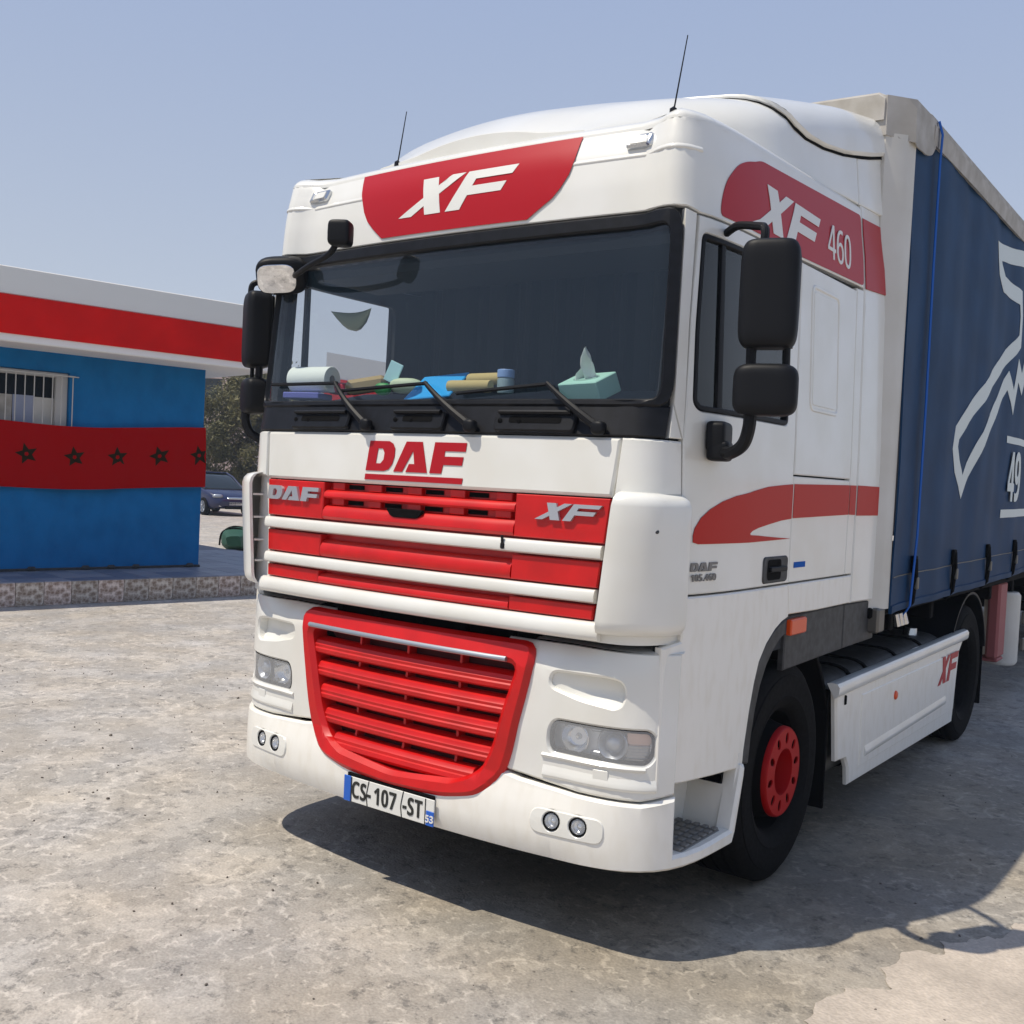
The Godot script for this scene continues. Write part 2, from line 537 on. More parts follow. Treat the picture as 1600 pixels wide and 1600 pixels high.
func lorry() -> void:
	var T := thing("lorry", "white and red tractor unit with red wheels, coupled to the dark blue curtain-sided trailer", "truck")
	var mb: MB
	var W: Material = M.white
	var ws := rnd(P([-1.272, 2.112, 1.272, 2.112, 1.268, 2.868, -1.268, 2.868]), 0.11)
	var wg := rnd(P([-1.19, 2.142, 1.19, 2.142, 1.178, 2.81, -1.178, 2.81]), 0.07)
	# inner shell of the cab, with the openings of the windows
	mb = MB.new()
	var win := rnd(P([1.41, 2.135, 2.095, 2.135, 2.09, 2.765, 1.42, 2.765]), 0.05)
	patch(mb, cab, P([-3.0, 1.1, -1.3, 1.1, -1.3, 2.0, 1.3, 2.0, 1.3, 1.1, 3.0, 1.1, 3.0, 3.2, -3.0, 3.2]), [wg, win, mir(win, -1)], -0.03, 0.025, 0.0, Vector2(0.09, 0.2))
	rbox(mb, Vector3(0, 2.14, -2.06), Vector3(2.3, 2.1, 0.05))
	rbox(mb, Vector3(0, 1.12, -1.2), Vector3(2.3, 0.05, 1.7))
	rbox(mb, Vector3(0, 1.55, -0.28), Vector3(2.0, 0.85, 0.08))
	rbox(mb, Vector3(0, 2.98, -1.2), Vector3(2.2, 0.04, 1.6))
	part("cab_shell", mb, M.interior, T)
	# front: hood panel, grille and bars
	mb = MB.new()
	var hp := PackedVector2Array()
	patch(mb, cab, P([-hood_edge(1.768), 1.768, hood_edge(1.768), 1.768, hood_edge(1.994), 1.994, -hood_edge(1.994), 1.994]), [], 0.0, 0.05, 0.012, Vector2(0.12, 0.06))
	var hood := part("hood_panel", mb, W, T)
	mb = MB.new()
	word_daf(mb, cab, -0.272, 1.826, 0.56, 0.131, 0.003, 0.002)
	patch(mb, cab, P([-0.274, 1.786, 0.278, 1.786, 0.281, 1.811, -0.272, 1.811]), [], 0.003, 0.002, 0.0)
	part("maker_lettering", mb, M.red_vinyl, hood)
	mb = MB.new()
	patch(mb, cab, P([-0.925, 1.23, 0.925, 1.23, 0.966, 1.764, -0.966, 1.764]), [], -0.05, 0.02, 0.0)
	var gr := part("upper_grille", mb, M.red_plastic, T)
	for row in [[1.593, 1.763], [1.424, 1.522], [1.302, 1.356]]:
		for sg in [-1.0, 1.0]:
			mb = MB.new()
			patch(mb, cab, mir(P([0.545, row[0], hood_edge(row[0]) - 0.004, row[0], hood_edge(row[1]) - 0.004, row[1], 0.545, row[1]]), sg), [], -0.006, 0.045, 0.004)
			part("grille_panel", mb, M.red_plastic, gr)
	for sl in [[1.690, 1.732], [1.594, 1.662], [1.424, 1.502], [1.300, 1.348]]:
		mb = MB.new()
		var h: float = sl[1] - sl[0]
		sweep(mb, cab, -0.542, 0.542, 14, P([sl[0], -0.05, sl[0], -0.014, sl[0] + h * 0.2, -0.004, sl[0] + h * 0.55, -0.006, sl[0] + h * 0.85, -0.018, sl[1], -0.034, sl[1], -0.05]))
		part("grille_slat", mb, M.red_plastic, gr)
	for y0 in [[1.662, 1.692], [1.732, 1.764]]:
		for k in 5:
			mb = MB.new()
			var s0 := -0.5 + 0.235 * k
			patch(mb, cab, rect(s0, y0[0], s0 + 0.075, y0[1]), [], -0.022, 0.03, 0.003)
			part("grille_rib", mb, M.red_plastic, gr)
	for k in 4:
		mb = MB.new()
		var s0 := -0.42 + 0.235 * k
		patch(mb, cab, rect(s0, 1.667, s0 + 0.10, 1.686), [], -0.0475, 0.0, 0.0)
		part("air_slot", mb, M.void, gr)
		mb = MB.new()
		patch(mb, cab, rect(s0, 1.738, s0 + 0.10, 1.758), [], -0.0475, 0.0, 0.0)
		part("air_slot", mb, M.void, gr)
	mb = MB.new()
	patch(mb, cab, rnd(P([-0.14, 1.668, 0.08, 1.668, 0.05, 1.63, -0.10, 1.63]), 0.02), [], -0.001, 0.02, 0.003, Vector2(0.05, 0.05))
	part("hand_grip", mb, M.void, gr)
	for br in [[1.530, 1.584], [1.365, 1.417]]:
		mb = MB.new()
		var e := hood_edge(br[0])
		sweep(mb, cab, -e, e, 24, P([br[0], -0.045, br[0], 0.0, br[0] + 0.006, 0.01, br[0] + 0.018, 0.014, br[1] - 0.015, 0.013, br[1] - 0.004, 0.008, br[1], 0.0, br[1], -0.045]))
		part("grille_bar", mb, W, gr)
	mb = MB.new()
	sweep(mb, cab, -0.955, 0.955, 24, P([1.222, -0.05, 1.222, -0.008, 1.228, 0.008, 1.245, 0.018, 1.27, 0.016, 1.288, 0.008, 1.296, -0.002, 1.297, -0.045]))
	part("grille_bar", mb, W, gr)
	mb = MB.new()
	tube(mb, [cab(0.51, 1.56) + Vector3(0, 0, 0.014), cab(0.51, 1.595) + Vector3(0, 0, 0.02)], 0.006)
	rbox(mb, cab(0.51, 1.553) + Vector3(0, 0, 0.014), Vector3(0.02, 0.025, 0.01), 0.004)
	part("bar_clip", mb, M.black, gr)
	mb = MB.new()
	word_daf(mb, cab, -0.945, 1.668, 0.38, 0.066, 0.008, 0.016)
	part("maker_badge", mb, M.badge, gr)
	mb = MB.new()
	word_xf(mb, cab, 0.645, 1.668, 0.29, 0.066, 0.008, 0.016)
	part("model_badge", mb, M.badge, gr)
	# windscreen, its seal, the cowl below
	mb = MB.new()
	patch(mb, cab, P([-1.262, 1.998, 1.25, 1.998, 1.262, 2.118, -1.27, 2.118]), [], 0.0, 0.05, 0.006)
	var cowl := part("cowl", mb, M.black, T)
	mb = MB.new()
	patch(mb, cab, ws, [wg], 0.008, 0.05, 0.007, Vector2(0.1, 0.15))
	part("windscreen_seal", mb, M.black, T)
	mb = MB.new()
	patch(mb, cab, inset(wg, -0.01), [], -0.012, 0.0, 0.0, Vector2(0.1, 0.2))
	part("windscreen", mb, M.glass, T)
	for g in [[-0.80, -0.405], [-0.14, 0.158], [0.42, 0.79]]:
		mb = MB.new()
		patch(mb, cab, rect(g[0], 2.004, g[1], 2.085, 0.02), [], 0.022, 0.03, 0.006, Vector2(0.08, 0.06))
		var pl := part("grab_plate", mb, M.black, cowl)
		mb = MB.new()
		patch(mb, cab, rect(g[0] + 0.07, 2.035, g[1] - 0.06, 2.062, 0.01), [], 0.0235, 0.0, 0.0)
		part("grab_slot", mb, M.void, pl)
		mb = MB.new()
		sweep(mb, cab, g[0] + 0.02, g[1] - 0.02, 5, P([2.068, 0.02, 2.068, 0.034, 2.074, 0.04, 2.082, 0.036, 2.084, 0.02]))
		part("grab_rail", mb, M.black, pl)
		mb = MB.new()
		for e in [0.03, 0.12]:
			mb = MB.new()
			lathe(mb, P([0, 0.002, 0.009, 0.002, 0.012, 0]), Transform3D(Basis(Vector3.RIGHT, PI / 2), cab(g[0] + e, 2.05) + Vector3(0, 0, 0.026)), 10)
			part("bolt", mb, M.void, pl)
	var wp := [[-1.045, 2.222, -0.548, 2.219, -0.275, 2.018], [-0.516, 2.182, 0.016, 2.208, 0.31, 2.018], [0.19, 2.163, 0.637, 2.198, 0.90, 2.018]]
	for w in wp:
		mb = MB.new()
		var f := func(s: float, y: float) -> Vector3: return at_(cab, Vector2(s, y), 0.028)
		var a: Vector3 = f.call(w[2], w[3]); var b: Vector3 = f.call(w[4], w[5])
		var pth := []
		for k in 7:
			var t := k / 6.0
			pth.append(a.lerp(b, t) + Vector3(0, 0, 0.02 * sin(PI * t)))
		tube(mb, pth, 0.009, 0.019)
		sbox(mb, Transform3D(Basis.IDENTITY, b), Vector3(0.06, 0.055, 0.05), 0.7, 0.7, 12, 8)
		var wi := part("wiper", mb, M.mirror_black, T)
		mb = MB.new()
		pth = []
		for k in 9: pth.append(at_(cab, Vector2(lerpf(w[0], w[2], k / 8.0), lerpf(w[1], w[3], k / 8.0)), 0.014))
		tube(mb, pth, 0.009, 0.009, 6)
		part("wiper_blade", mb, M.mirror_black, wi)
	# roof: visor panel running round the sides, cap, side markers
	mb = MB.new()
	var top := PackedVector2Array()
	for k in 25:
		var s := lerpf(3.105, -3.105, k / 24.0)
		top.append(Vector2(s, yroof(s) - 0.002))
	var rp := PackedVector2Array([Vector2(-3.105, 2.90), Vector2(-2.105, 2.865), Vector2(-1.38, 2.86), Vector2(-1.3, 2.876), Vector2(1.3, 2.876), Vector2(1.38, 2.86), Vector2(2.105, 2.865), Vector2(3.105, 2.90)])
	rp.append_array(top)
	patch(mb, cab, rp, [], 0.0, 0.04, 0.004, Vector2(0.08, 0.025))
	var roof := part("roof_panel", mb, W, T)
	mb = MB.new()
	sweep(mb, cab, -1.40, 1.40, 64, P([3.094, -0.001, 3.097, 0.003, 3.101, 0.0042, 3.106, 0.0035, 3.114, -0.001]))
	part("visor_crease", mb, W, roof)
	mb = MB.new()                                                                   # cap: rings shrinking inwards from the upper edge
	var rings := []
	var ss := []
	for k in 69: ss.append(lerpf(-3.105, 3.105, k / 68.0))
	for st in [[-0.0012, -0.008, 0.0], [-0.0005, 0.006, 0.0], [0.004, 0.016, 0.0], [0.013, 0.026, 0.0], [0.03, 0.038, 0.0], [0.06, 0.05, 0.0], [0.09, 0.056, 0.05], [0.09, 0.066, 0.4]]:
		var row := []
		for s in ss:
			var q := cab(s, yroof(s))
			var n := nrm(cab, s, yroof(s))
			n.y = 0
			q += Vector3(0, st[1] - 0.002, 0) - n.normalized() * st[0]
			row.append(mb.p(q.lerp(Vector3(0, q.y, clampf(q.z, -2.0, -0.75)), st[2])))
		rings.append(row)
	for i in rings.size() - 1:
		for k in ss.size() - 1: mb.q(rings[i][k], rings[i][k + 1], rings[i + 1][k + 1], rings[i + 1][k])
	for k in 33: mb.q(rings[-1][k], rings[-1][68 - k], rings[-1][67 - k], rings[-1][k + 1])
	mb.orient(0)
	part("roof_cap", mb, W, roof)
	mb = MB.new()
	patch(mb, cab, P([-0.648, 3.222, -0.61, 3.135, -0.56, 3.034, -0.525, 2.985, -0.479, 2.943, -0.415, 2.894, 0.421, 2.891, 0.488, 2.935, 0.540, 2.968, 0.576, 3.005, 0.612, 3.06, 0.634, 3.12, 0.645, 3.222]), [], 0.006, 0.002, 0.0, Vector2(0.05, 0.05))
	var dec := part("visor_decal", mb, M.red_vinyl, roof)
	mb = MB.new()
	word_xf(mb, cab, -0.312, 2.972, 0.665, 0.165, 0.008, 0.002)
	part("model_lettering", mb, M.letter_white, dec)
	for sg in [-1.0, 1.0]:
		mb = MB.new()
		patch(mb, cab, mir(rect(0.87, 3.128, 1.005, 3.186, 0.014), sg), [], 0.022, 0.03, 0.008, Vector2(0.05, 0.04))
		var ml := part("marker_lamp", mb, M.chrome, T)
		mb = MB.new()
		patch(mb, cab, mir(rect(0.885, 3.138, 0.99, 3.172, 0.01), sg), [], 0.025, 0.003, 0.001, Vector2(0.05, 0.04))
		part("lens", mb, M.plate, ml)
	for a in [[cab(-0.50, 3.26) + Vector3(0, 0.015, -0.05), Vector3(0.045, 0.25, 0.0)], [cab(1.16, 3.24) + Vector3(-0.02, 0.01, -0.04), Vector3(0.045, 0.29, 0.0)]]:
		mb = MB.new()
		tube(mb, [a[0] - Vector3(0, 0.05, 0), a[0], a[0] + a[1] * 0.5, a[0] + a[1]], 0.0045, 0.0022, 6)
		lathe(mb, P([0, 0.03, 0.014, 0.02, 0.018, -0.05]), Transform3D(Basis.IDENTITY, a[0]), 10)
		part("antenna", mb, M.black, T)
	# roof deflector in two pieces, with a rear flap on top
	mb = MB.new()
	patch(mb, defl, P([-1, 0.36, 1, 0.36, 1, 2.125, -1, 2.125]), [], 0.0, 0.02, 0.006, Vector2(0.05, 0.14))
	var row0 := []
	for k in 41: row0.append(defl(lerpf(-1, 1, k / 40.0), 0.362))
	for k in 40: mb.poly([row0[k], row0[k] - Vector3(0, 0.10, 0), row0[k + 1] - Vector3(0, 0.10, 0), row0[k + 1]])
	var dfl := part("roof_deflector", mb, W, T, 50.0)
	mb = MB.new()
	patch(mb, defl, P([-1, 2.135, 1, 2.135, 1, 2.60, -1, 2.60]), [], 0.0, 0.02, 0.006, Vector2(0.05, 0.14))
	part("deflector_rear", mb, W, dfl, 50.0)
	var fp := P([-0.745, 2.62, -0.78, 2.3, -0.81, 1.95, -0.815, 1.7, -0.80, 1.5, -0.77, 1.38, -0.70, 1.27, -0.62, 1.2, -0.4, 1.14, 0, 1.12, 0.4, 1.14, 0.62, 1.2, 0.70, 1.27, 0.77, 1.38, 0.80, 1.5, 0.815, 1.7, 0.81, 1.95, 0.78, 2.3, 0.745, 2.62])
	mb = MB.new()
	patch(mb, defl, fp, [], 0.022, 0.035, 0.012, Vector2(0.05, 0.14))
	part("deflector_flap", mb, W, dfl, 50.0)
	mb = MB.new()
	var fq := PackedVector2Array()
	for q in fp: fq.append(Vector2(q.x * 1.015, q.y - 0.014 if q.y < 2.6 else q.y))
	patch(mb, defl, fq, [], 0.004, 0.003, 0.0, Vector2(0.05, 0.14))  # dark sheet painting the shade of the gap round the flap
	part("flap_gap_shade", mb, M.void, dfl, 50.0)
	# lower grille
	var go := rnd(P([-0.672, 1.172, -0.64, 1.0, -0.605, 0.85, -0.582, 0.73, -0.545, 0.62, -0.46, 0.535, -0.3, 0.497, 0, 0.482, 0.3, 0.497, 0.46, 0.535, 0.545, 0.62, 0.582, 0.73, 0.605, 0.85, 0.64, 1.0, 0.672, 1.172]), 0.075, 4)
	var gi := rnd(P([-0.588, 1.086, -0.53, 0.9, -0.49, 0.74, -0.44, 0.635, -0.35, 0.58, 0, 0.548, 0.35, 0.58, 0.44, 0.635, 0.49, 0.74, 0.53, 0.9, 0.588, 1.086]), 0.045, 4)
	mb = MB.new()
	patch(mb, bum, go, [gi], 0.028, 0.10, 0.02, Vector2(0.1, 0.08))
	var lg := part("lower_grille", mb, M.red_plastic, T)
	mb = MB.new()
	patch(mb, bum, go, [], -0.09, 0.0, 0.0, Vector2(0.2, 0.2))
	part("grille_backing", mb, M.grille_dark, lg)
	mb = MB.new()
	sweep(mb, bum, -0.582, 0.545, 14, P([1.088, 0.02, 1.088, 0.036, 1.094, 0.042, 1.102, 0.041, 1.108, 0.035, 1.108, 0.02]))
	part("chrome_strip", mb, M.silver, lg)
	for sl in [[1.003, 0.565], [0.902, 0.535], [0.800, 0.51], [0.695, 0.475], [0.598, 0.40]]:
		mb = MB.new()
		var y: float = sl[0] - 0.034
		sweep(mb, bum, -sl[1], sl[1], 14, P([y, -0.06, y + 0.002, -0.012, y + 0.012, 0.004, y + 0.028, 0.006, y + 0.034, 0.001, y + 0.046, 0.003, y + 0.052, -0.002, y + 0.064, -0.006, y + 0.076, -0.026, y + 0.078, -0.06]))
		part("grille_slat", mb, M.red_plastic, lg)
	for s0 in [-0.29, 0.0, 0.29]:
		mb = MB.new()
		patch(mb, bum, rect(s0 - 0.006, 0.57, s0 + 0.006, 1.09), [], -0.03, 0.05, 0.0)
		part("grille_rib", mb, M.red_plastic, lg)
	# bumper, with the grille cut out of it and a step let into each end
	var bo := P([0, 0.355, 0.62, 0.352, 0.9, 0.355, 1.15, 0.36, 1.4, 0.36, 1.672, 0.352, 1.70, 0.40, 1.762, 0.62, 1.768, 0.668, 1.740, 0.668, 1.660, 0.415, 1.291, 0.415, 1.287, 0.640, 1.137, 0.618, 0.868, 0.622, 0.62, 0.640, 0.5, 0.66, 0, 0.66])
	var full := bo.duplicate()
	var back := mir(bo, -1)
	for k in range(back.size() - 2, 0, -1): full.append(back[k])
	mb = MB.new()
	for q in Geometry2D.clip_polygons(ccw(full), ccw(inset(ccw(go), 0.03))):
		patch(mb, bum, q, [circ(0.792, 0.507, 0.0355), circ(0.897, 0.507, 0.0355), circ(-0.792, 0.507, 0.0355), circ(-0.897, 0.507, 0.0355)], 0.012, 0.07, 0.012, Vector2(0.07, 0.05))
	var bp := part("bumper", mb, M.white_worn, T)
	for sg in [-1.0, 1.0]:
		mb = MB.new()
		patch(mb, bum, mir(rect(0.70, 0.455, 1.0, 0.55, 0.045), sg), [circ(0.792 * sg, 0.507, 0.036), circ(0.897 * sg, 0.507, 0.036)], 0.017, 0.008, 0.004, Vector2(0.05, 0.04))
		part("lamp_surround", mb, W, bp)
		for s0 in [0.792, 0.897]:
			var c := at_(bum, Vector2(s0 * sg, 0.507), 0.016)
			var n := nrm(bum, s0 * sg, 0.507)
			var xf := Transform3D(Basis(Quaternion(Vector3.UP, n)), c)
			mb = MB.new()
			lathe(mb, P([0.036, -0.03, 0.036, -0.003, 0.033, -0.001, 0.030, -0.006, 0.029, -0.03]), xf, 20)
			var fl := part("fog_lamp", mb, M.void, bp)
			mb = MB.new()
			lathe(mb, P([0.029, -0.012, 0.022, -0.024, 0.011, -0.028, 0.010, -0.018, 0.004, -0.014, 0.0, -0.0135]), xf, 20)
			part("reflector", mb, M.chrome, fl)
			mb = MB.new()
			lathe(mb, P([0.0295, -0.007, 0.018, -0.003, 0.0, -0.002]), xf, 20)
			part("lens", mb, M.lamp_glass, fl)
		# headlamp corner
		var sc := rnd(P([0.74, 1.078, 0.97, 1.083, 1.035, 1.072, 1.052, 1.03, 1.035, 0.985, 1.005, 0.972, 0.86, 0.988, 0.73, 1.02]), 0.03, 4)
		var hl := rnd(P([0.752, 0.765, 1.16, 0.762, 1.195, 0.80, 1.195, 0.87, 1.165, 0.896, 0.765, 0.893, 0.742, 0.86, 0.738, 0.80]), 0.035, 4)
		var cp := P([0.50, 0.665, 0.868, 0.63, 1.137, 0.626, 1.289, 0.648, 1.289, 1.19, 0.5, 1.19])
		mb = MB.new()
		for q in Geometry2D.clip_polygons(ccw(cp), inset(ccw(go), 0.012)):
			patch(mb, bum, mir(q, sg), [mir(sc, sg), mir(hl, sg)], 0.0, 0.05, 0.009, Vector2(0.05, 0.05))
		var hc := part("headlamp_panel", mb, W, T)
		mb = MB.new()                                                               # scoop floor, sloping in
		var fs := func(s: float, y: float) -> Vector3: return at_(bum, Vector2(s * sg, minf(y, 1.11)), -0.012 - 0.036 * clampf((y - 0.96) / 0.05, 0.0, 1.0) * clampf((absf(s) - 0.70) / 0.2, 0.0, 1.0))
		patch(mb, fs, rect(0.71, 0.955, 1.075, 1.095), [], 0.0, 0.0, 0.0, Vector2(0.04, 0.02))
		part("scoop_floor", mb, W, hc)
		mb = MB.new()
		sweep(mb, bum, 0.715 * sg, 1.15 * sg, 10, P([0.738, 0.0, 0.742, 0.007, 0.750, 0.010, 0.757, 0.004, 0.758, 0.0]))
		part("panel_crease", mb, W, hc)
		mb = MB.new()
		sweep(mb, bum, 0.72 * sg, 1.2 * sg, 10, P([0.66, 0.0, 0.668, 0.008, 0.675, 0.010, 0.69, 0.006, 0.71, 0.0]))
		part("panel_crease", mb, W, hc)
		mb = MB.new()
		patch(mb, bum, mir(rect(0.93, 0.683, 0.995, 0.733, 0.006), sg), [], 0.004, 0.006, 0.002, Vector2(0.05, 0.05))
		part("washer_cover", mb, W, hc)
		mb = MB.new()
		patch(mb, bum, mir(inset(ccw(hl), -0.02), sg), [], -0.058, 0.0, 0.0, Vector2(0.06, 0.06))
		var hd := part("headlamp", mb, M.lamp_back, T)
		mb = MB.new()
		patch(mb, bum, mir(inset(ccw(hl), 0.003), sg), [mir(inset(ccw(hl), 0.012), sg)], -0.01, 0.02, 0.0, Vector2(0.06, 0.06))
		part("bezel", mb, M.void, hd)
		for lamp in [[0.838, 0.058, 0], [1.0, 0.06, 1]]:
			var c := at_(bum, Vector2(lamp[0] * sg, 0.83), -0.03)
			var xf := Transform3D(Basis(Quaternion(Vector3.UP, (nrm(bum, lamp[0] * sg, 0.83) + Vector3(0, 0, 0.6)).normalized())), c)
			mb = MB.new()
			if lamp[2] == 0: lathe(mb, P([0.061, 0.004, 0.058, 0.006, 0.055, 0.0, 0.046, -0.02, 0.03, -0.032, 0.014, -0.036, 0.012, -0.02, 0.006, -0.012, 0.0, -0.011]), xf, 28)
			else: lathe(mb, P([0.062, 0.004, 0.059, 0.008, 0.052, 0.002, 0.044, -0.012, 0.036, -0.016, 0.033, -0.004, 0.024, 0.006, 0.012, 0.011, 0.0, 0.012]), xf, 28)
			part("reflector", mb, M.silver if lamp[2] == 1 else M.chrome, hd)
		mb = MB.new()
		patch(mb, bum, mir(rect(0.735, 0.765, 0.79, 0.89, 0.01), sg), [], -0.05, 0.01, 0.004, Vector2(0.03, 0.03))
		part("lamp_trim", mb, M.silver, hd)
		mb = MB.new()
		patch(mb, bum, mir(rect(0.895, 0.765, 0.945, 0.79, 0.01), sg), [], -0.04, 0.01, 0.004, Vector2(0.03, 0.03))
		part("lamp_trim", mb, M.silver, hd)
		mb = MB.new()
		patch(mb, bum, mir(rect(0.895, 0.865, 0.945, 0.893, 0.01), sg), [], -0.04, 0.01, 0.004, Vector2(0.03, 0.03))
		part("lamp_trim", mb, M.silver, hd)
		mb = MB.new()
		patch(mb, bum, mir(rect(1.062, 0.835, 1.19, 0.893, 0.02), sg), [], -0.028, 0.01, 0.004, Vector2(0.03, 0.03))
		part("indicator", mb, M.amber, hd)
		mb = MB.new()
		for k in 6: sweep(mb, bum, 1.06 * sg, 1.185 * sg, 4, P([0.772 + 0.011 * k, -0.036, 0.777 + 0.011 * k, -0.028, 0.783 + 0.011 * k, -0.036]))
		part("side_reflector", mb, M.chrome, hd)
		mb = MB.new()
		patch(mb, bum, mir(inset(ccw(hl), 0.002), sg), [], -0.004, 0.0, 0.0, Vector2(0.05, 0.05))
		part("lens", mb, M.lamp_glass, hd)
		# step well behind the bumper's end
		mb = MB.new()
		rbox(mb, Vector3(sg * 1.0, 0.55, -0.52), Vector3(0.03, 0.40, 0.62), 0.004)
		rbox(mb, Vector3(sg * 1.06, 0.53, -0.27), Vector3(0.20, 0.30, 0.03), 0.004)
		rbox(mb, Vector3(sg * 1.11, 0.55, -0.765), Vector3(0.23, 0.34, 0.02), 0.004, Basis(Vector3.RIGHT, -0.22))
		rbox(mb, Vector3(sg * 1.08, 0.385, -0.55), Vector3(0.25, 0.03, 0.42), 0.004)
		var sw := part("step_well", mb, M.white_matt, T)
		mb = MB.new()
		rbox(mb, Vector3(sg * 1.11, 0.414, -0.50), Vector3(0.20, 0.008, 0.34), 0.002)
		for i in 5:
			for j in 7: rbox(mb, Vector3(sg * (1.03 + 0.040 * i), 0.421, -0.345 - 0.052 * j), Vector3(0.026, 0.010, 0.036), 0.003)
		part("step_tread", mb, M.tread, sw)
		# shelf from the headlamp panel back to the cab
		mb = MB.new()
		var fl2 := func(s: float, d: float) -> Vector3:
			var q := bum(s * sg, 1.19)
			return Vector3(q.x * (1.0 - d * 0.25), 1.187 + d * 0.12, q.z - d)
		patch(mb, fl2, P([0.62, 0.0, 1.289, 0.0, 1.289, 0.22, 0.62, 0.22]), [], 0.0, 0.0, 0.0, Vector2(0.08, 0.1))
		part("panel_shelf", mb, W, hc)
	mb = MB.new()
	rbox(mb, Vector3(0, 1.12, -0.20), Vector3(1.24, 0.26, 0.1), 0.02)
	rbox(mb, Vector3(0, 1.21, -0.24), Vector3(1.9, 0.03, 0.12), 0.01)
	for k in 5: rbox(mb, Vector3(-0.5 + 0.25 * k, 1.17, -0.14), Vector3(0.03, 0.18, 0.03), 0.004)
	part("radiator_frame", mb, M.void, T)
	# number plate
	mb = MB.new()
	rbox(mb, Vector3(0, 0.427, 0.022), Vector3(0.52, 0.11, 0.006), 0.002)
	var np := part("number_plate", mb, M.plate, T)
	mb = MB.new()
	rbox(mb, Vector3(0.0, 0.440, 0.012), Vector3(0.50, 0.11, 0.012), 0.003)
	part("plate_holder", mb, M.void, np)
	mb = MB.new()
	rbox(mb, Vector3(-0.239, 0.427, 0.0245), Vector3(0.042, 0.112, 0.006), 0.002)
	part("blue_band", mb, M.plate_blue, np)
	mb = MB.new()
	rbox(mb, Vector3(0.239, 0.402, 0.0245), Vector3(0.042, 0.062, 0.006), 0.002)
	part("blue_band", mb, M.plate_blue, np)
	mb = MB.new()
	for x in [-0.214, 0.213]:
		mb = MB.new()
		rbox(mb, Vector3(x, 0.427, 0.026), Vector3(0.005, 0.108, 0.002), 0.0005)
		part("band_edge", mb, M.ink, np)
	for x in [-0.117, 0.083]:
		mb = MB.new()
		tube(mb, [Vector3(x + 0.006, 0.482, 0.0255), Vector3(x - 0.004, 0.435, 0.0255), Vector3(x - 0.006, 0.415, 0.0255), Vector3(x + 0.001, 0.373, 0.0255)], 0.0028, -1, 5)
		part("crack", mb, M.ink, np)
	for w in [["CS-", -0.155], ["107", -0.014], ["-ST", 0.142]]:
		txt("plate_text", w[0], 0.073, M.ink, Transform3D(Basis.from_scale(Vector3(0.80, 1, 1)), Vector3(w[1], 0.427, 0.026)), np)
	txt("plate_text", "53", 0.03, M.plate, Transform3D(Basis.IDENTITY, Vector3(0.239, 0.40, 0.0285)), np)
	for sg in [1.0, -1.0]: lorry_side(T, sg)
	# interior
	mb = MB.new()
	var cf := func(x: float, y: float) -> Vector3: return Vector3(x, y, -1.34 + 0.022 * sin(x * 31.0) + 0.012 * sin(x * 73.0 + 1.3))
	patch(mb, cf, rect(-1.14, 1.3, 1.14, 2.94), [], 0.0, 0.0, 0.0, Vector2(0.03, 0.8))
	part("curtain", mb, M.curtain, T)
	mb = MB.new()
	rbox(mb, Vector3(0, 2.105, -0.50), Vector3(2.06, 0.14, 0.62), 0.03, Basis(Vector3.RIGHT, 0.22))
	part("dashboard", mb, M.dash, T)
	for x in [-0.6, 0.6]:
		mb = MB.new()
		sbox(mb, Transform3D(Basis.IDENTITY, Vector3(x, 1.75, -1.05)), Vector3(0.55, 0.9, 0.18), 0.5, 0.5)
		part("seat_back", mb, M.curtain, T)
	mb = MB.new()
	rbox(mb, Vector3(0, 2.86, -0.62), Vector3(2.1, 0.16, 0.5), 0.03)
	part("overhead_console", mb, M.interior, T)
	mb = MB.new()
	var sv := []
	for i in 9:
		var t := i / 8.0
		var ring := []
		for k in 10:
			var a := TAU * k / 10
			ring.append(Vector3(-1.0 + 0.30 * (t - 0.5), 2.668 - 0.06 * sin(PI * t) + 0.05 * sin(PI * t) * sin(a), -0.62 - 0.12 * sin(PI * t) * (0.3 + 0.3 * cos(a))))
		sv.append(ring)
	loft(mb, sv)
	part("olive_curve", mb, M.pale_olive, T)  # pale olive curved form seen through the far window
	chassis(T)

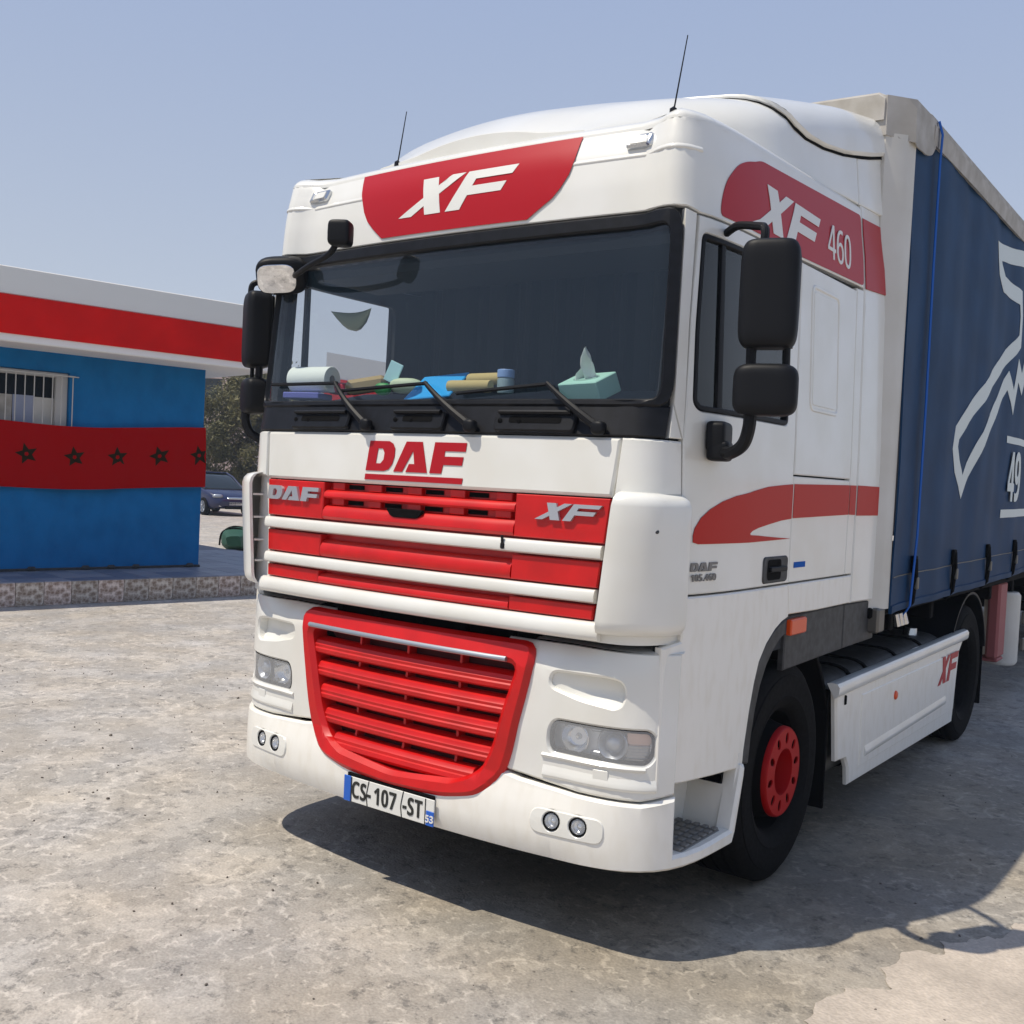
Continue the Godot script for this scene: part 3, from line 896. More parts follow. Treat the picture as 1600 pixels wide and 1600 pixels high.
func lorry_side(T: Node3D, sg: float) -> void:
	var mb := MB.new()
	var W: Material = M.white
	# corner panel, wind deflector with its duct
	patch(mb, cab, mir(P([hood_edge(1.79) + 0.006, 1.775, 1.362, 1.785, 1.345, 1.99, hood_edge(1.99) + 0.006, 1.994]), sg), [], 0.0, 0.03, 0.008, Vector2(0.06, 0.06))
	part("corner_panel", mb, W, T)
	mb = MB.new()
	patch(mb, cab, mir(P([hood_edge(1.23), 1.22, 1.40, 1.22, 1.40, 1.785, hood_edge(1.79), 1.785]), sg), [], -0.02, 0.03, 0.0, Vector2(0.06, 0.15))
	var wall := part("duct_wall", mb, W, T)
	mb = MB.new()
	var rings := []
	for r in [[1.795, 0.115], [1.792, 0.06], [1.782, 0.028], [1.765, 0.011], [1.74, 0.002], [1.65, 0.0], [1.5, 0.0], [1.4, 0.0], [1.31, 0.0], [1.285, 0.004], [1.265, 0.016], [1.255, 0.04], [1.25, 0.08]]:
		var e := hood_edge(r[0]) + 0.045
		var pl := [Vector2(e, 0.0), Vector2(e + 0.025, -0.003), Vector2(e + 0.055, -0.014), Vector2(e + 0.10, -0.038), Vector2(e + 0.14, -0.075), Vector2(lerpf(e + 0.17, 1.165, 0.5), -0.12), Vector2(1.189, -0.175), Vector2(1.203, -0.225), Vector2(1.208, -0.262), Vector2(1.198, -0.288)]
		var nn := []
		for i in pl.size():
			var d: Vector2 = (pl[mini(i + 1, 9)] - pl[maxi(i - 1, 0)]).normalized()
			nn.append(Vector2(-d.y, d.x))
		var ring := []
		for i in 10:
			var a: Vector2 = pl[i] - nn[i] * r[1]
			ring.append(Vector3(a.x * sg, r[0], a.y))
		for i in range(9, -1, -1):
			var a: Vector2 = pl[i] - nn[i] * (r[1] + 0.016)
			ring.append(Vector3(a.x * sg, r[0], a.y))
		rings.append(ring)
	loft(mb, rings)
	var vane := part("wind_deflector", mb, W, T, 55.0)
	for y in [1.68, 1.57, 1.46, 1.36]:
		mb = MB.new()
		var e := hood_edge(y)
		var pl := [Vector2(e + 0.05, -0.09), Vector2(e + 0.06, -0.035), Vector2(e + 0.12, -0.085), Vector2(e + 0.155, -0.14), Vector2(e + 0.13, -0.18), Vector2(e + 0.08, -0.13)]
		var r0 := []; var r1 := []
		for a in pl:
			r0.append(Vector3(a.x * sg, y, a.y)); r1.append(Vector3(a.x * sg, y + 0.009, a.y))
		loft(mb, [r0, r1])
		part("duct_fin", mb, W, vane)
	for b in [[1.652, 0.1675], [1.321, 0.165]]:
		mb = MB.new()
		var e := hood_edge(b[0]) + 0.045
		lathe(mb, P([0, 0.004, 0.007, 0.003, 0.009, 0.0]), Transform3D(Basis(Vector3(0, 0, 1), -sg * 0.95) * Basis(Vector3.RIGHT, PI / 4), Vector3(sg * (e + 0.152), b[0], -0.098)), 10)
		part("bolt", mb, M.dark_grey, vane)
	# windscreen pillar
	mb = MB.new()
	patch(mb, cab, mir(P([1.278, 2.13, 1.345, 1.998, 1.345, 2.45, 1.358, 2.855, 1.276, 2.868]), sg), [], 0.001, 0.03, 0.004, Vector2(0.04, 0.15))
	part("pillar", mb, W, T)
	mb = MB.new()
	patch(mb, cab, mir(P([1.268, 2.0, 1.341, 2.0, 1.274, 2.125]), sg), [], 0.0, 0.03, 0.003, Vector2(0.04, 0.15))
	part("pillar_foot", mb, W, T)
	# door with its window
	var win := rnd(P([1.386, 2.42, 1.391, 2.14, 1.43, 2.112, 2.11, 2.112, 2.105, 2.79, 1.40, 2.79]), 0.035, 4)
	mb = MB.new()
	patch(mb, cab, mir(P([1.351, 1.99, 1.366, 1.787, 1.392, 1.408, 2.210, 1.408, 2.204, 1.9, 2.203, 2.3, 2.20, 2.857, 1.375, 2.852, 1.357, 2.45]), sg), [mir(win, sg)], 0.0, 0.03, 0.005, Vector2(0.09, 0.12))
	var door := part("door", mb, W, T)
	mb = MB.new()
	patch(mb, cab, mir(inset(ccw(win), 0.002), sg), [mir(inset(ccw(win), 0.022), sg)], 0.002, 0.03, 0.003, Vector2(0.09, 0.12))
	part("window_frame", mb, M.mirror_black, door)
	mb = MB.new()
	patch(mb, cab, mir(P([1.532, 2.12, 1.56, 2.12, 1.548, 2.785, 1.525, 2.785]), sg), [], -0.004, 0.02, 0.002)
	part("window_divider", mb, M.mirror_black, door)
	mb = MB.new()
	patch(mb, cab, mir(inset(ccw(win), 0.012), sg), [], -0.014, 0.0, 0.0, Vector2(0.12, 0.2))
	part("window", mb, M.side_glass if sg > 0 else M.glass, door)
	if sg > 0:
		mb = MB.new()
		patch(mb, cab, mir(rect(1.36, 2.08, 2.15, 2.82), sg), [], -0.075, 0.0, 0.0)
		part("window_blind", mb, M.curtain, door)
	mb = MB.new()
	patch(mb, cab, mir(rect(1.905, 1.418, 2.185, 1.535, 0.025), sg), [], 0.006, 0.01, 0.005, Vector2(0.1, 0.06))
	var hd := part("door_handle", mb, M.dark_grey, door)
	mb = MB.new()
	patch(mb, cab, mir(rect(1.945, 1.432, 2.10, 1.522, 0.02), sg), [], 0.0075, 0.0, 0.0)
	part("handle_recess", mb, M.void, hd)
	mb = MB.new()
	patch(mb, cab, mir(rect(1.96, 1.468, 2.15, 1.49, 0.008), sg), [], 0.02, 0.012, 0.004)
	part("handle_bar", mb, M.mirror_black, hd)
	# side of the sleeper
	mb = MB.new()
	patch(mb, cab, mir(P([2.217, 1.90, 2.990, 1.90, 2.988, 2.865, 2.213, 2.857]), sg), [], 0.0, 0.03, 0.005, Vector2(0.12, 0.15))
	var sp := part("sleeper_panel", mb, W, T)
	mb = MB.new()
	var bl := rnd(P([2.37, 2.20, 2.76, 2.20, 2.73, 2.785, 2.345, 2.785]), 0.05)
	patch(mb, cab, mir(bl, sg), [mir(inset(ccw(bl), 0.018), sg)], 0.005, 0.008, 0.004, Vector2(0.1, 0.1))
	part("blank_window_rim", mb, W, sp)
	mb = MB.new()
	patch(mb, cab, mir(inset(ccw(bl), 0.03), sg), [], 0.003, 0.005, 0.003, Vector2(0.1, 0.1))
	part("blank_window", mb, W, sp)
	mb = MB.new()
	patch(mb, cab, mir(P([2.217, 1.408, 2.990, 1.408, 2.990, 1.892, 2.213, 1.892]), sg), [], 0.0, 0.03, 0.005, Vector2(0.12, 0.15))
	var lk := part("locker_door", mb, W, T)
	mb = MB.new()
	patch(mb, cab, mir(rect(2.268, 1.474, 2.41, 1.500), sg), [], 0.0025, 0.002, 0.0)
	part("sticker", mb, M.strap_blue, lk)
	mb = MB.new()
	patch(mb, cab, mir(P([2.998, 1.408, 3.10, 1.408, 3.10, 2.885, 2.996, 2.88]), sg), [], 0.0, 0.03, 0.005, Vector2(0.12, 0.15))
	part("rear_strip", mb, W, T)
	mb = MB.new()
	patch(mb, cab, mir(P([2.24, 1.262, 2.6, 1.255, 3.10, 1.255, 3.10, 1.40, 2.215, 1.40]), sg), [], 0.002, 0.03, 0.005, Vector2(0.12, 0.1))
	part("lower_panel", mb, M.white_worn, T)
	# panel above the wheel arch
	mb = MB.new()
	patch(mb, cab, mir(P([1.30, 0.688, 1.55, 0.672, 1.800, 0.645, 1.806, 0.72, 1.844, 0.882, 1.878, 0.99, 1.919, 1.079, 1.99, 1.15, 2.081, 1.205, 2.16, 1.235, 2.234, 1.25, 2.208, 1.40, 1.395, 1.40, 1.40, 1.23, 1.296, 1.21]), sg), [], 0.003, 0.04, 0.006, Vector2(0.08, 0.1))
	part("step_panel", mb, M.white_worn, T)
	mb = MB.new()
	patch(mb, cab, mir(P([1.806, 0.66, 1.812, 0.72, 1.850, 0.882, 1.884, 0.985, 1.925, 1.072, 1.995, 1.143, 2.085, 1.197, 2.165, 1.227, 2.24, 1.242, 2.24, 1.17, 2.17, 1.15, 2.10, 1.11, 2.03, 1.05, 1.97, 0.965, 1.93, 0.87, 1.90, 0.75, 1.885, 0.64]), sg), [], -0.006, 0.06, 0.008, Vector2(0.08, 0.1))
	part("arch_trim", mb, M.dark_grey, T)
	mb = MB.new()
	patch(mb, cab, mir(P([2.246, 1.0, 3.05, 1.015, 3.05, 1.25, 2.246, 1.25]), sg), [], -0.012, 0.03, 0.006, Vector2(0.2, 0.2))
	part("mudguard_panel", mb, M.dark_grey, T)
	mb = MB.new()
	patch(mb, cab, mir(P([3.062, 1.015, 3.58, 1.02, 3.60, 1.238, 3.062, 1.248]), sg), [], -0.012, 0.03, 0.006, Vector2(0.2, 0.2))
	part("mudguard_panel", mb, M.dark_grey, T)
	mb = MB.new()
	patch(mb, cab, mir(rect(2.258, 1.162, 2.455, 1.236, 0.01), sg), [], 0.012, 0.05, 0.006, Vector2(0.1, 0.1))
	part("side_lamp", mb, M.orange, T)
	# fairing that closes the gap to the trailer
	mb = MB.new()
	patch(mb, cab, mir(P([3.115, 1.252, 3.65, 1.242, 3.68, 1.40, 3.71, 1.9, 3.70, 2.9, 3.69, 3.34, 3.60, 3.37, 3.115, 3.335]), sg), [], 0.002, 0.03, 0.008, Vector2(0.12, 0.15))
	var fr := part("side_fairing", mb, W, T)
	mb = MB.new()
	patch(mb, cab, mir(P([3.118, 2.895, 3.695, 2.937, 3.685, 3.305, 3.118, 3.265]), sg), [], 0.008, 0.004, 0.002, Vector2(0.12, 0.1))
	part("fairing_decal", mb, M.red_vinyl, fr)
	mb = MB.new()
	patch(mb, cab, mir(rect(3.118, 1.713, 3.70, 1.871), sg), [], 0.005, 0.002, 0.0, Vector2(0.12, 0.1))
	part("fairing_stripe", mb, M.red_swoosh, fr)
	mb = MB.new()
	rbox(mb, Vector3(sg * 1.17, 1.33, -2.66), Vector3(0.06, 0.2, 0.06), 0.01)
	rbox(mb, Vector3(sg * 1.19, 1.33, -2.615), Vector3(0.03, 0.16, 0.02), 0.004)
	part("fairing_hinge", mb, M.tank, fr)
	# decals
	mb = MB.new()
	patch(mb, cab, rnd(mir(P([1.505, 2.876, 1.508, 2.92, 1.522, 2.972, 1.548, 3.03, 1.581, 3.072, 1.615, 3.112, 1.658, 3.144, 1.715, 3.172, 1.781, 3.192, 3.095, 3.275, 3.095, 2.908, 2.105, 2.874]), sg), 0.03, 3), [], 0.003, 0.002, 0.0, Vector2(0.1, 0.08))
	part("side_decal", mb, M.red_vinyl, T)
	if sg > 0:
		mb = MB.new()
		word_xf(mb, cab, 1.675, 2.908, 0.78, 0.195, 0.006, 0.002)
		part("model_lettering", mb, M.letter_white, T)
		var b := Basis(Vector3(0, 0, -1), Vector3(-0.075, 1, 0).normalized(), Vector3(1, 0.075, 0).normalized())
		txt("power_lettering", "460", 0.165, M.letter_white, Transform3D(b * Basis.from_scale(Vector3(0.93, 1, 1)), cab(2.72, 3.028) + Vector3(0.005, 0, 0)), T, false)
		mb = MB.new()
		word_daf(mb, cab, 1.425, 1.497, 0.145, 0.034, 0.004, 0.003)
		part("maker_lettering", mb, M.letter_grey, door)
		var tn := nrm(cab, 1.5, 1.472)
		var tx := Vector3.UP.cross(tn).normalized()
		txt("model_lettering", "105.460", 0.027, M.letter_grey, Transform3D(Basis(tx * 1.35, Vector3.UP, tn), cab(1.5, 1.472) + tn * 0.003), door)
	mb = MB.new()
	var sw := P([1.432, 1.610, 1.430, 1.635, 1.438, 1.665, 1.47, 1.705, 1.519, 1.740, 1.58, 1.770, 1.649, 1.794, 1.77, 1.818, 1.916, 1.838, 2.06, 1.848, 2.203, 1.856, 2.203, 1.70, 2.08, 1.692, 1.939, 1.676, 1.83, 1.662, 1.769, 1.650, 1.748, 1.64, 1.752, 1.633, 1.83, 1.630, 1.911, 1.625, 2.06, 1.617, 2.203, 1.610, 1.744, 1.602, 1.46, 1.603])
	patch(mb, cab, mir(sw, sg), [], 0.003, 0.002, 0.0, Vector2(0.08, 0.1))
	part("swoosh_decal", mb, M.red_swoosh, door)
	mb = MB.new()
	patch(mb, cab, mir(P([2.219, 1.702, 2.988, 1.718, 2.988, 1.869, 2.219, 1.857]), sg), [], 0.003, 0.002, 0.0, Vector2(0.1, 0.2))
	part("swoosh_decal", mb, M.red_swoosh, lk)
	mb = MB.new()
	patch(mb, cab, mir(P([3.0, 1.718, 3.098, 1.716, 3.098, 1.870, 3.0, 1.869]), sg), [], 0.003, 0.002, 0.0, Vector2(0.1, 0.2))
	part("swoosh_decal", mb, M.red_swoosh, T)
	# skirt over the tank
	var pf := flat(Vector3(sg * 1.23, 0, 0), Vector3(0, 0, -sg), Vector3.UP)
	mb = MB.new()
	patch(mb, pf, mir(P([2.06, 0.43, 2.20, 0.42, 2.25, 0.36, 2.27, 0.262, 4.56, 0.225, 4.66, 0.72, 4.79, 0.82, 1.99, 0.81]), sg), [], 0.0, 0.03, 0.012, Vector2(0.4, 0.3))
	var sk := part("side_skirt", mb, M.white_worn, T)
	mb = MB.new()
	sweep(mb, func(u: float, w: float) -> Vector3: return pf.call(u, w + (absf(u) - 1.95) * 0.006), 1.955 * sg, 4.82 * sg, 8, P([0.775, 0.0, 0.785, 0.016, 0.80, 0.024, 0.835, 0.026, 0.852, 0.014, 0.857, -0.01, 0.85, -0.04]))
	part("skirt_rail", mb, W, sk)
	mb = MB.new()
	patch(mb, pf, mir(P([2.43, 0.335, 4.55, 0.32, 4.62, 0.735, 2.41, 0.735]), sg), [], 0.006, 0.008, 0.005, Vector2(0.4, 0.3))
	part("skirt_panel", mb, M.white_worn, sk)
	mb = MB.new()
	sweep(mb, func(u: float, w: float) -> Vector3: return pf.call(u, w + (absf(u) - 2.5) * 0.012), 2.5 * sg, 4.3 * sg, 6, P([0.375, 0.006, 0.39, 0.014, 0.405, 0.014, 0.435, 0.006]))
	part("skirt_crease", mb, W, sk)
	mb = MB.new()
	rbox(mb, Vector3(sg * 1.233, 0.745, -2.13), Vector3(0.012, 0.05, 0.02), 0.004)
	part("latch", mb, M.void, sk)
	mb = MB.new()
	lathe(mb, P([0, 0.012, 0.02, 0.011, 0.026, 0.006, 0.028, 0]), Transform3D(Basis(Vector3(0, 0, 1), -sg * PI / 2), Vector3(sg * 1.236, 0.64, -3.05)), 14)
	part("side_reflector", mb, M.orange, sk)
	if sg > 0:
		mb = MB.new()
		word_xf(mb, pf, 4.06, 0.555, 0.55, 0.185, 0.009, 0.002)
		part("model_lettering", mb, M.red_vinyl, sk)
	# tank and catwalk
	mb = MB.new()
	rings = []
	for z in [-2.05, -2.07, -4.42, -4.44]:
		var ring := []
		var gsh := 0.03 if z > -2.06 or z < -4.43 else 0.0
		for a in rnd(rect(0.46 + gsh, 0.30 + gsh, 1.17 - gsh, 0.865 - gsh), 0.14, 5): ring.append(Vector3(sg * a.x, a.y, z))
		rings.append(ring)
	loft(mb, rings)
	var tk := part("fuel_tank", mb, M.tank, T)
	for z in [-2.45, -2.75, -3.35, -3.95]:
		mb = MB.new()
		rings = []
		for dz in [-0.02, 0.02]:
			var ring := []
			for a in rnd(rect(0.452, 0.292, 1.178, 0.873), 0.145, 5): ring.append(Vector3(sg * a.x, a.y, z + dz))
			rings.append(ring)
		loft(mb, rings)
		part("tank_strap", mb, M.void, tk)
	mb = MB.new()
	lathe(mb, P([0, 0.055, 0.045, 0.05, 0.05, 0.0]), Transform3D(Basis.IDENTITY, Vector3(sg * 1.0, 0.862, -4.2)), 16)
	part("filler_cap", mb, M.chrome, tk)
	# mirrors
	var L: bool = sg > 0
	var mt := Basis(Vector3.UP, 0.30 if sg > 0 else -0.52)
	mb = MB.new()
	var mx := 1.452 if sg > 0 else 1.355
	sbox(mb, Transform3D(mt, Vector3(sg * mx, 2.530, -0.30)), Vector3(0.212, 0.392, 0.14), 0.5, 0.3, 28, 18)
	var mm := part("door_mirror", mb, M.mirror_black, T, 60.0)
	mb = MB.new()
	rbox(mb, Vector3(sg * mx, 2.53, -0.30) + mt * Vector3(0, 0, -0.07), Vector3(0.18, 0.37, 0.012), 0.004, mt)
	part("mirror_glass", mb, M.mirror_glass, mm)
	mb = MB.new()
	sbox(mb, Transform3D(mt, Vector3(sg * (mx + 0.004), 2.185, -0.30)), Vector3(0.232, 0.188, 0.13), 0.55, 0.42, 28, 18)
	var wm := part("wide_mirror", mb, M.mirror_black, T, 60.0)
	mb = MB.new()
	rbox(mb, Vector3(sg * mx, 2.185, -0.30) + mt * Vector3(0, 0, -0.068), Vector3(0.20, 0.16, 0.012), 0.004, mt)
	part("mirror_glass", mb, M.mirror_glass, wm)
	mb = MB.new()
	tube(mb, [Vector3(sg * (mx - 0.05), 2.25, -0.28), Vector3(sg * (mx - 0.05), 2.36, -0.28)], 0.019)
	tube(mb, [Vector3(sg * (mx + 0.065), 2.24, -0.33), Vector3(sg * (mx + 0.065), 2.36, -0.33)], 0.011)
	tube(mb, curve([Vector3(sg * 1.22, 1.985, -0.44), Vector3(sg * 1.30, 1.955, -0.36), Vector3(sg * 1.375, 1.985, -0.31), Vector3(sg * 1.405, 2.05, -0.29), Vector3(sg * 1.405, 2.12, -0.29)]), 0.024)
	sbox(mb, Transform3D(Basis(Vector3.UP, 0.25 * sg), Vector3(sg * 1.215, 2.02, -0.45)), Vector3(0.08, 0.12, 0.19), 0.35, 0.35, 20, 12)
	sbox(mb, Transform3D(Basis(Vector3.UP, 0.25 * sg), Vector3(sg * 1.235, 1.965, -0.42)), Vector3(0.09, 0.08, 0.12), 0.4, 0.4, 20, 12)
	tube(mb, curve([Vector3(sg * 1.19, 2.815, -0.47), Vector3(sg * 1.26, 2.825, -0.42), Vector3(sg * 1.36, 2.80, -0.36), Vector3(sg * 1.415, 2.775, -0.31), Vector3(sg * 1.42, 2.72, -0.30)]), 0.016)
	part("mirror_arm", mb, M.mirror_black, T)
	if not L:
		var kz := Vector3(0.60, -0.42, 0.68).normalized()                            # kerb mirror, and the front view mirror on its arm
		var kx := Vector3(0.72, 0.10, -0.62).slide(kz).normalized()
		var kb := Basis(kx, kz.cross(kx), kz)
		mb = MB.new()
		sbox(mb, Transform3D(kb, Vector3(-1.03, 2.765, -0.17)), Vector3(0.25, 0.185, 0.10), 0.5, 0.6, 28, 14)
		var km := part("kerb_mirror", mb, M.mirror_black, T, 60.0)
		mb = MB.new()
		patch(mb, flat(Vector3(-1.03, 2.765, -0.17) + kz * 0.050, kb.x, kb.y), rnd(rect(-0.115, -0.075, 0.075, 0.065), 0.06), [], 0.0, 0.006, 0.002, Vector2(0.3, 0.3))
		part("mirror_glass", mb, M.mirror_glass, km)
		mb = MB.new()
		tube(mb, curve([Vector3(-0.97, 2.765, -0.20), Vector3(-0.88, 2.75, -0.13), Vector3(-0.72, 2.765, -0.06), Vector3(-0.56, 2.79, -0.02), Vector3(-0.49, 2.82, 0.0), Vector3(-0.475, 2.86, 0.0)]), 0.014)
		sbox(mb, Transform3D(Basis(Vector3.UP, 0.5), Vector3(-0.455, 2.875, 0.0)), Vector3(0.105, 0.115, 0.095), 0.4, 0.4, 20, 12)
		part("front_mirror", mb, M.mirror_black, T, 60.0)

func wheel(called: String, T: Node3D, at: Vector3, out: float, dual: bool) -> void:
	var w := Node3D.new()
	put(w, called, T)
	w.position = at
	var xf := Transform3D(Basis(Vector3(0, 0, 1), -PI / 2 * out), Vector3.ZERO)
	for d in ([0.0, -0.345] if dual else [0.0]):
		var mb := MB.new()
		var pr := P([0.29, -0.13, 0.33, -0.15, 0.42, -0.165, 0.475, -0.155, 0.505, -0.135, 0.512, -0.12])
		for gx in [-0.07, 0.0, 0.07]: pr.append_array(P([0.512, gx - 0.008, 0.50, gx - 0.006, 0.50, gx + 0.006, 0.512, gx + 0.008]))
		pr.append_array(P([0.512, 0.12, 0.505, 0.135, 0.475, 0.155, 0.455, 0.158, 0.452, 0.163, 0.42, 0.166, 0.36, 0.16, 0.352, 0.164, 0.33, 0.155, 0.30, 0.14, 0.29, 0.12]))
		lathe(mb, pr, xf * Transform3D(Basis.IDENTITY, Vector3(0, d, 0)), 56)
		part("tyre", mb, M.rubber, w)
	var mb := MB.new()
	if dual:
		lathe(mb, P([0.292, 0.125, 0.285, 0.12, 0.27, 0.06, 0.255, -0.03, 0.20, -0.06, 0.15, -0.05, 0.13, 0.0, 0.12, 0.04, 0.0, 0.045]), xf, 32)
		part("rim", mb, M.rubber, w)
	else:
		lathe(mb, P([0.292, 0.125, 0.28, 0.115, 0.272, 0.02, 0.12, 0.02]), xf, 40)
		part("rim", mb, M.void, w)
		mb = MB.new()
		lathe(mb, P([0.245, 0.02, 0.222, 0.10, 0.211, 0.148]), xf, 40)
		part("rim_barrel", mb, M.void, w)
		mb = MB.new()
		lathe(mb, P([0.212, 0.146, 0.210, 0.164, 0.204, 0.172]), xf, 40)
		# face of the rim with its ten hand holes
		var holes := [circ(0, 0, 0.108, 28)]
		for k in 10:
			var a := TAU * (k + 0.25) / 10
			var h := PackedVector2Array()
			for q in circ(0, 0, 0.0175, 12, 0.027): h.append(Vector2(0.157, 0).rotated(a) + Vector2(q.y, q.x).rotated(a))
			holes.append(h)
		patch(mb, flat(xf * Vector3(0, 0.172, 0), Vector3(0, 0, -out), Vector3.UP), circ(0, 0, 0.204, 40), holes, 0.0, 0.007, 0.002, Vector2(0.5, 0.5))
		part("rim_face", mb, M.red_wheel, w)
		mb = MB.new()
		lathe(mb, P([0.108, 0.171, 0.104, 0.12, 0.102, 0.04, 0.098, -0.01, 0.075, -0.012, 0.068, 0.012, 0.045, 0.018, 0.0, 0.02]), xf, 32)
		part("hub", mb, M.red_wheel, w)

func chassis(T: Node3D) -> void:
	var mb := MB.new()
	for sg in [-1.0, 1.0]:
		rbox(mb, Vector3(sg * 0.40, 0.85, -3.4), Vector3(0.08, 0.27, 5.6), 0.01)
	for z in [-0.8, -2.2, -3.6, -4.6, -5.8]: rbox(mb, Vector3(0, 0.85, z), Vector3(0.8, 0.2, 0.12), 0.01)
	rbox(mb, Vector3(0, 0.51, -1.38), Vector3(1.7, 0.12, 0.14), 0.03)
	rbox(mb, Vector3(0, 0.51, -5.05), Vector3(1.6, 0.2, 0.2), 0.05)
	rbox(mb, Vector3(0, 0.75, -1.0), Vector3(0.75, 0.6, 1.3), 0.05)
	rbox(mb, Vector3(0, 1.08, -5.05), Vector3(0.95, 0.12, 1.0), 0.04)
	rbox(mb, Vector3(0, 0.60, -0.3), Vector3(1.7, 0.35, 0.15), 0.03)
	part("chassis_frame", mb, M.void, T)
	for sg in [-1.0, 1.0]:
		wheel("front_wheel", T, Vector3(sg * 1.03, 0.512, -1.38), sg, false)
		wheel("rear_wheel", T, Vector3(sg * 1.04, 0.512, -5.05), sg, true)
		for g in [["front_arch_liner", -1.38, 0.64, 1.18, 0.62], ["rear_mudguard", -5.05, 0.60, 1.21, 0.55]]:
			mb = MB.new()
			var zc: float = g[1]; var r: float = g[2]
			var f := func(a: float, x: float) -> Vector3: return Vector3(sg * x, 0.512 + r * sin(a), zc + r * cos(a))
			patch(mb, f, rect(0.12 if g[2] > 0.62 else 0.25, g[4], 3.02 if g[2] > 0.62 else 2.9, g[3]), [], 0.0, 0.02, 0.004, Vector2(0.14, 0.4))
			part(g[0], mb, M.mirror_black if g[2] < 0.62 else M.void, T)
		for z in [-2.0, -5.66]:
			mb = MB.new()
			rbox(mb, Vector3(sg * 0.96, 0.50, z), Vector3(0.46, 0.62, 0.015), 0.004)
			part("mud_flap", mb, M.void, T)

# ---------- trailer ----------
func curt(u: float, y: float) -> Vector3:
	var r := 0.008 * sin(u * 5.3 + y * 0.6) + 0.005 * sin(u * 13.0 - y * 1.1) + 0.006 * sin(u * 2.1 + y * 3.3) * sin(y * 2.0) + 0.012 * sin((y - 1.17) / 2.8 * PI)
	return Vector3(1.268 + r, y + (u - 2.7) * 0.012, -u)

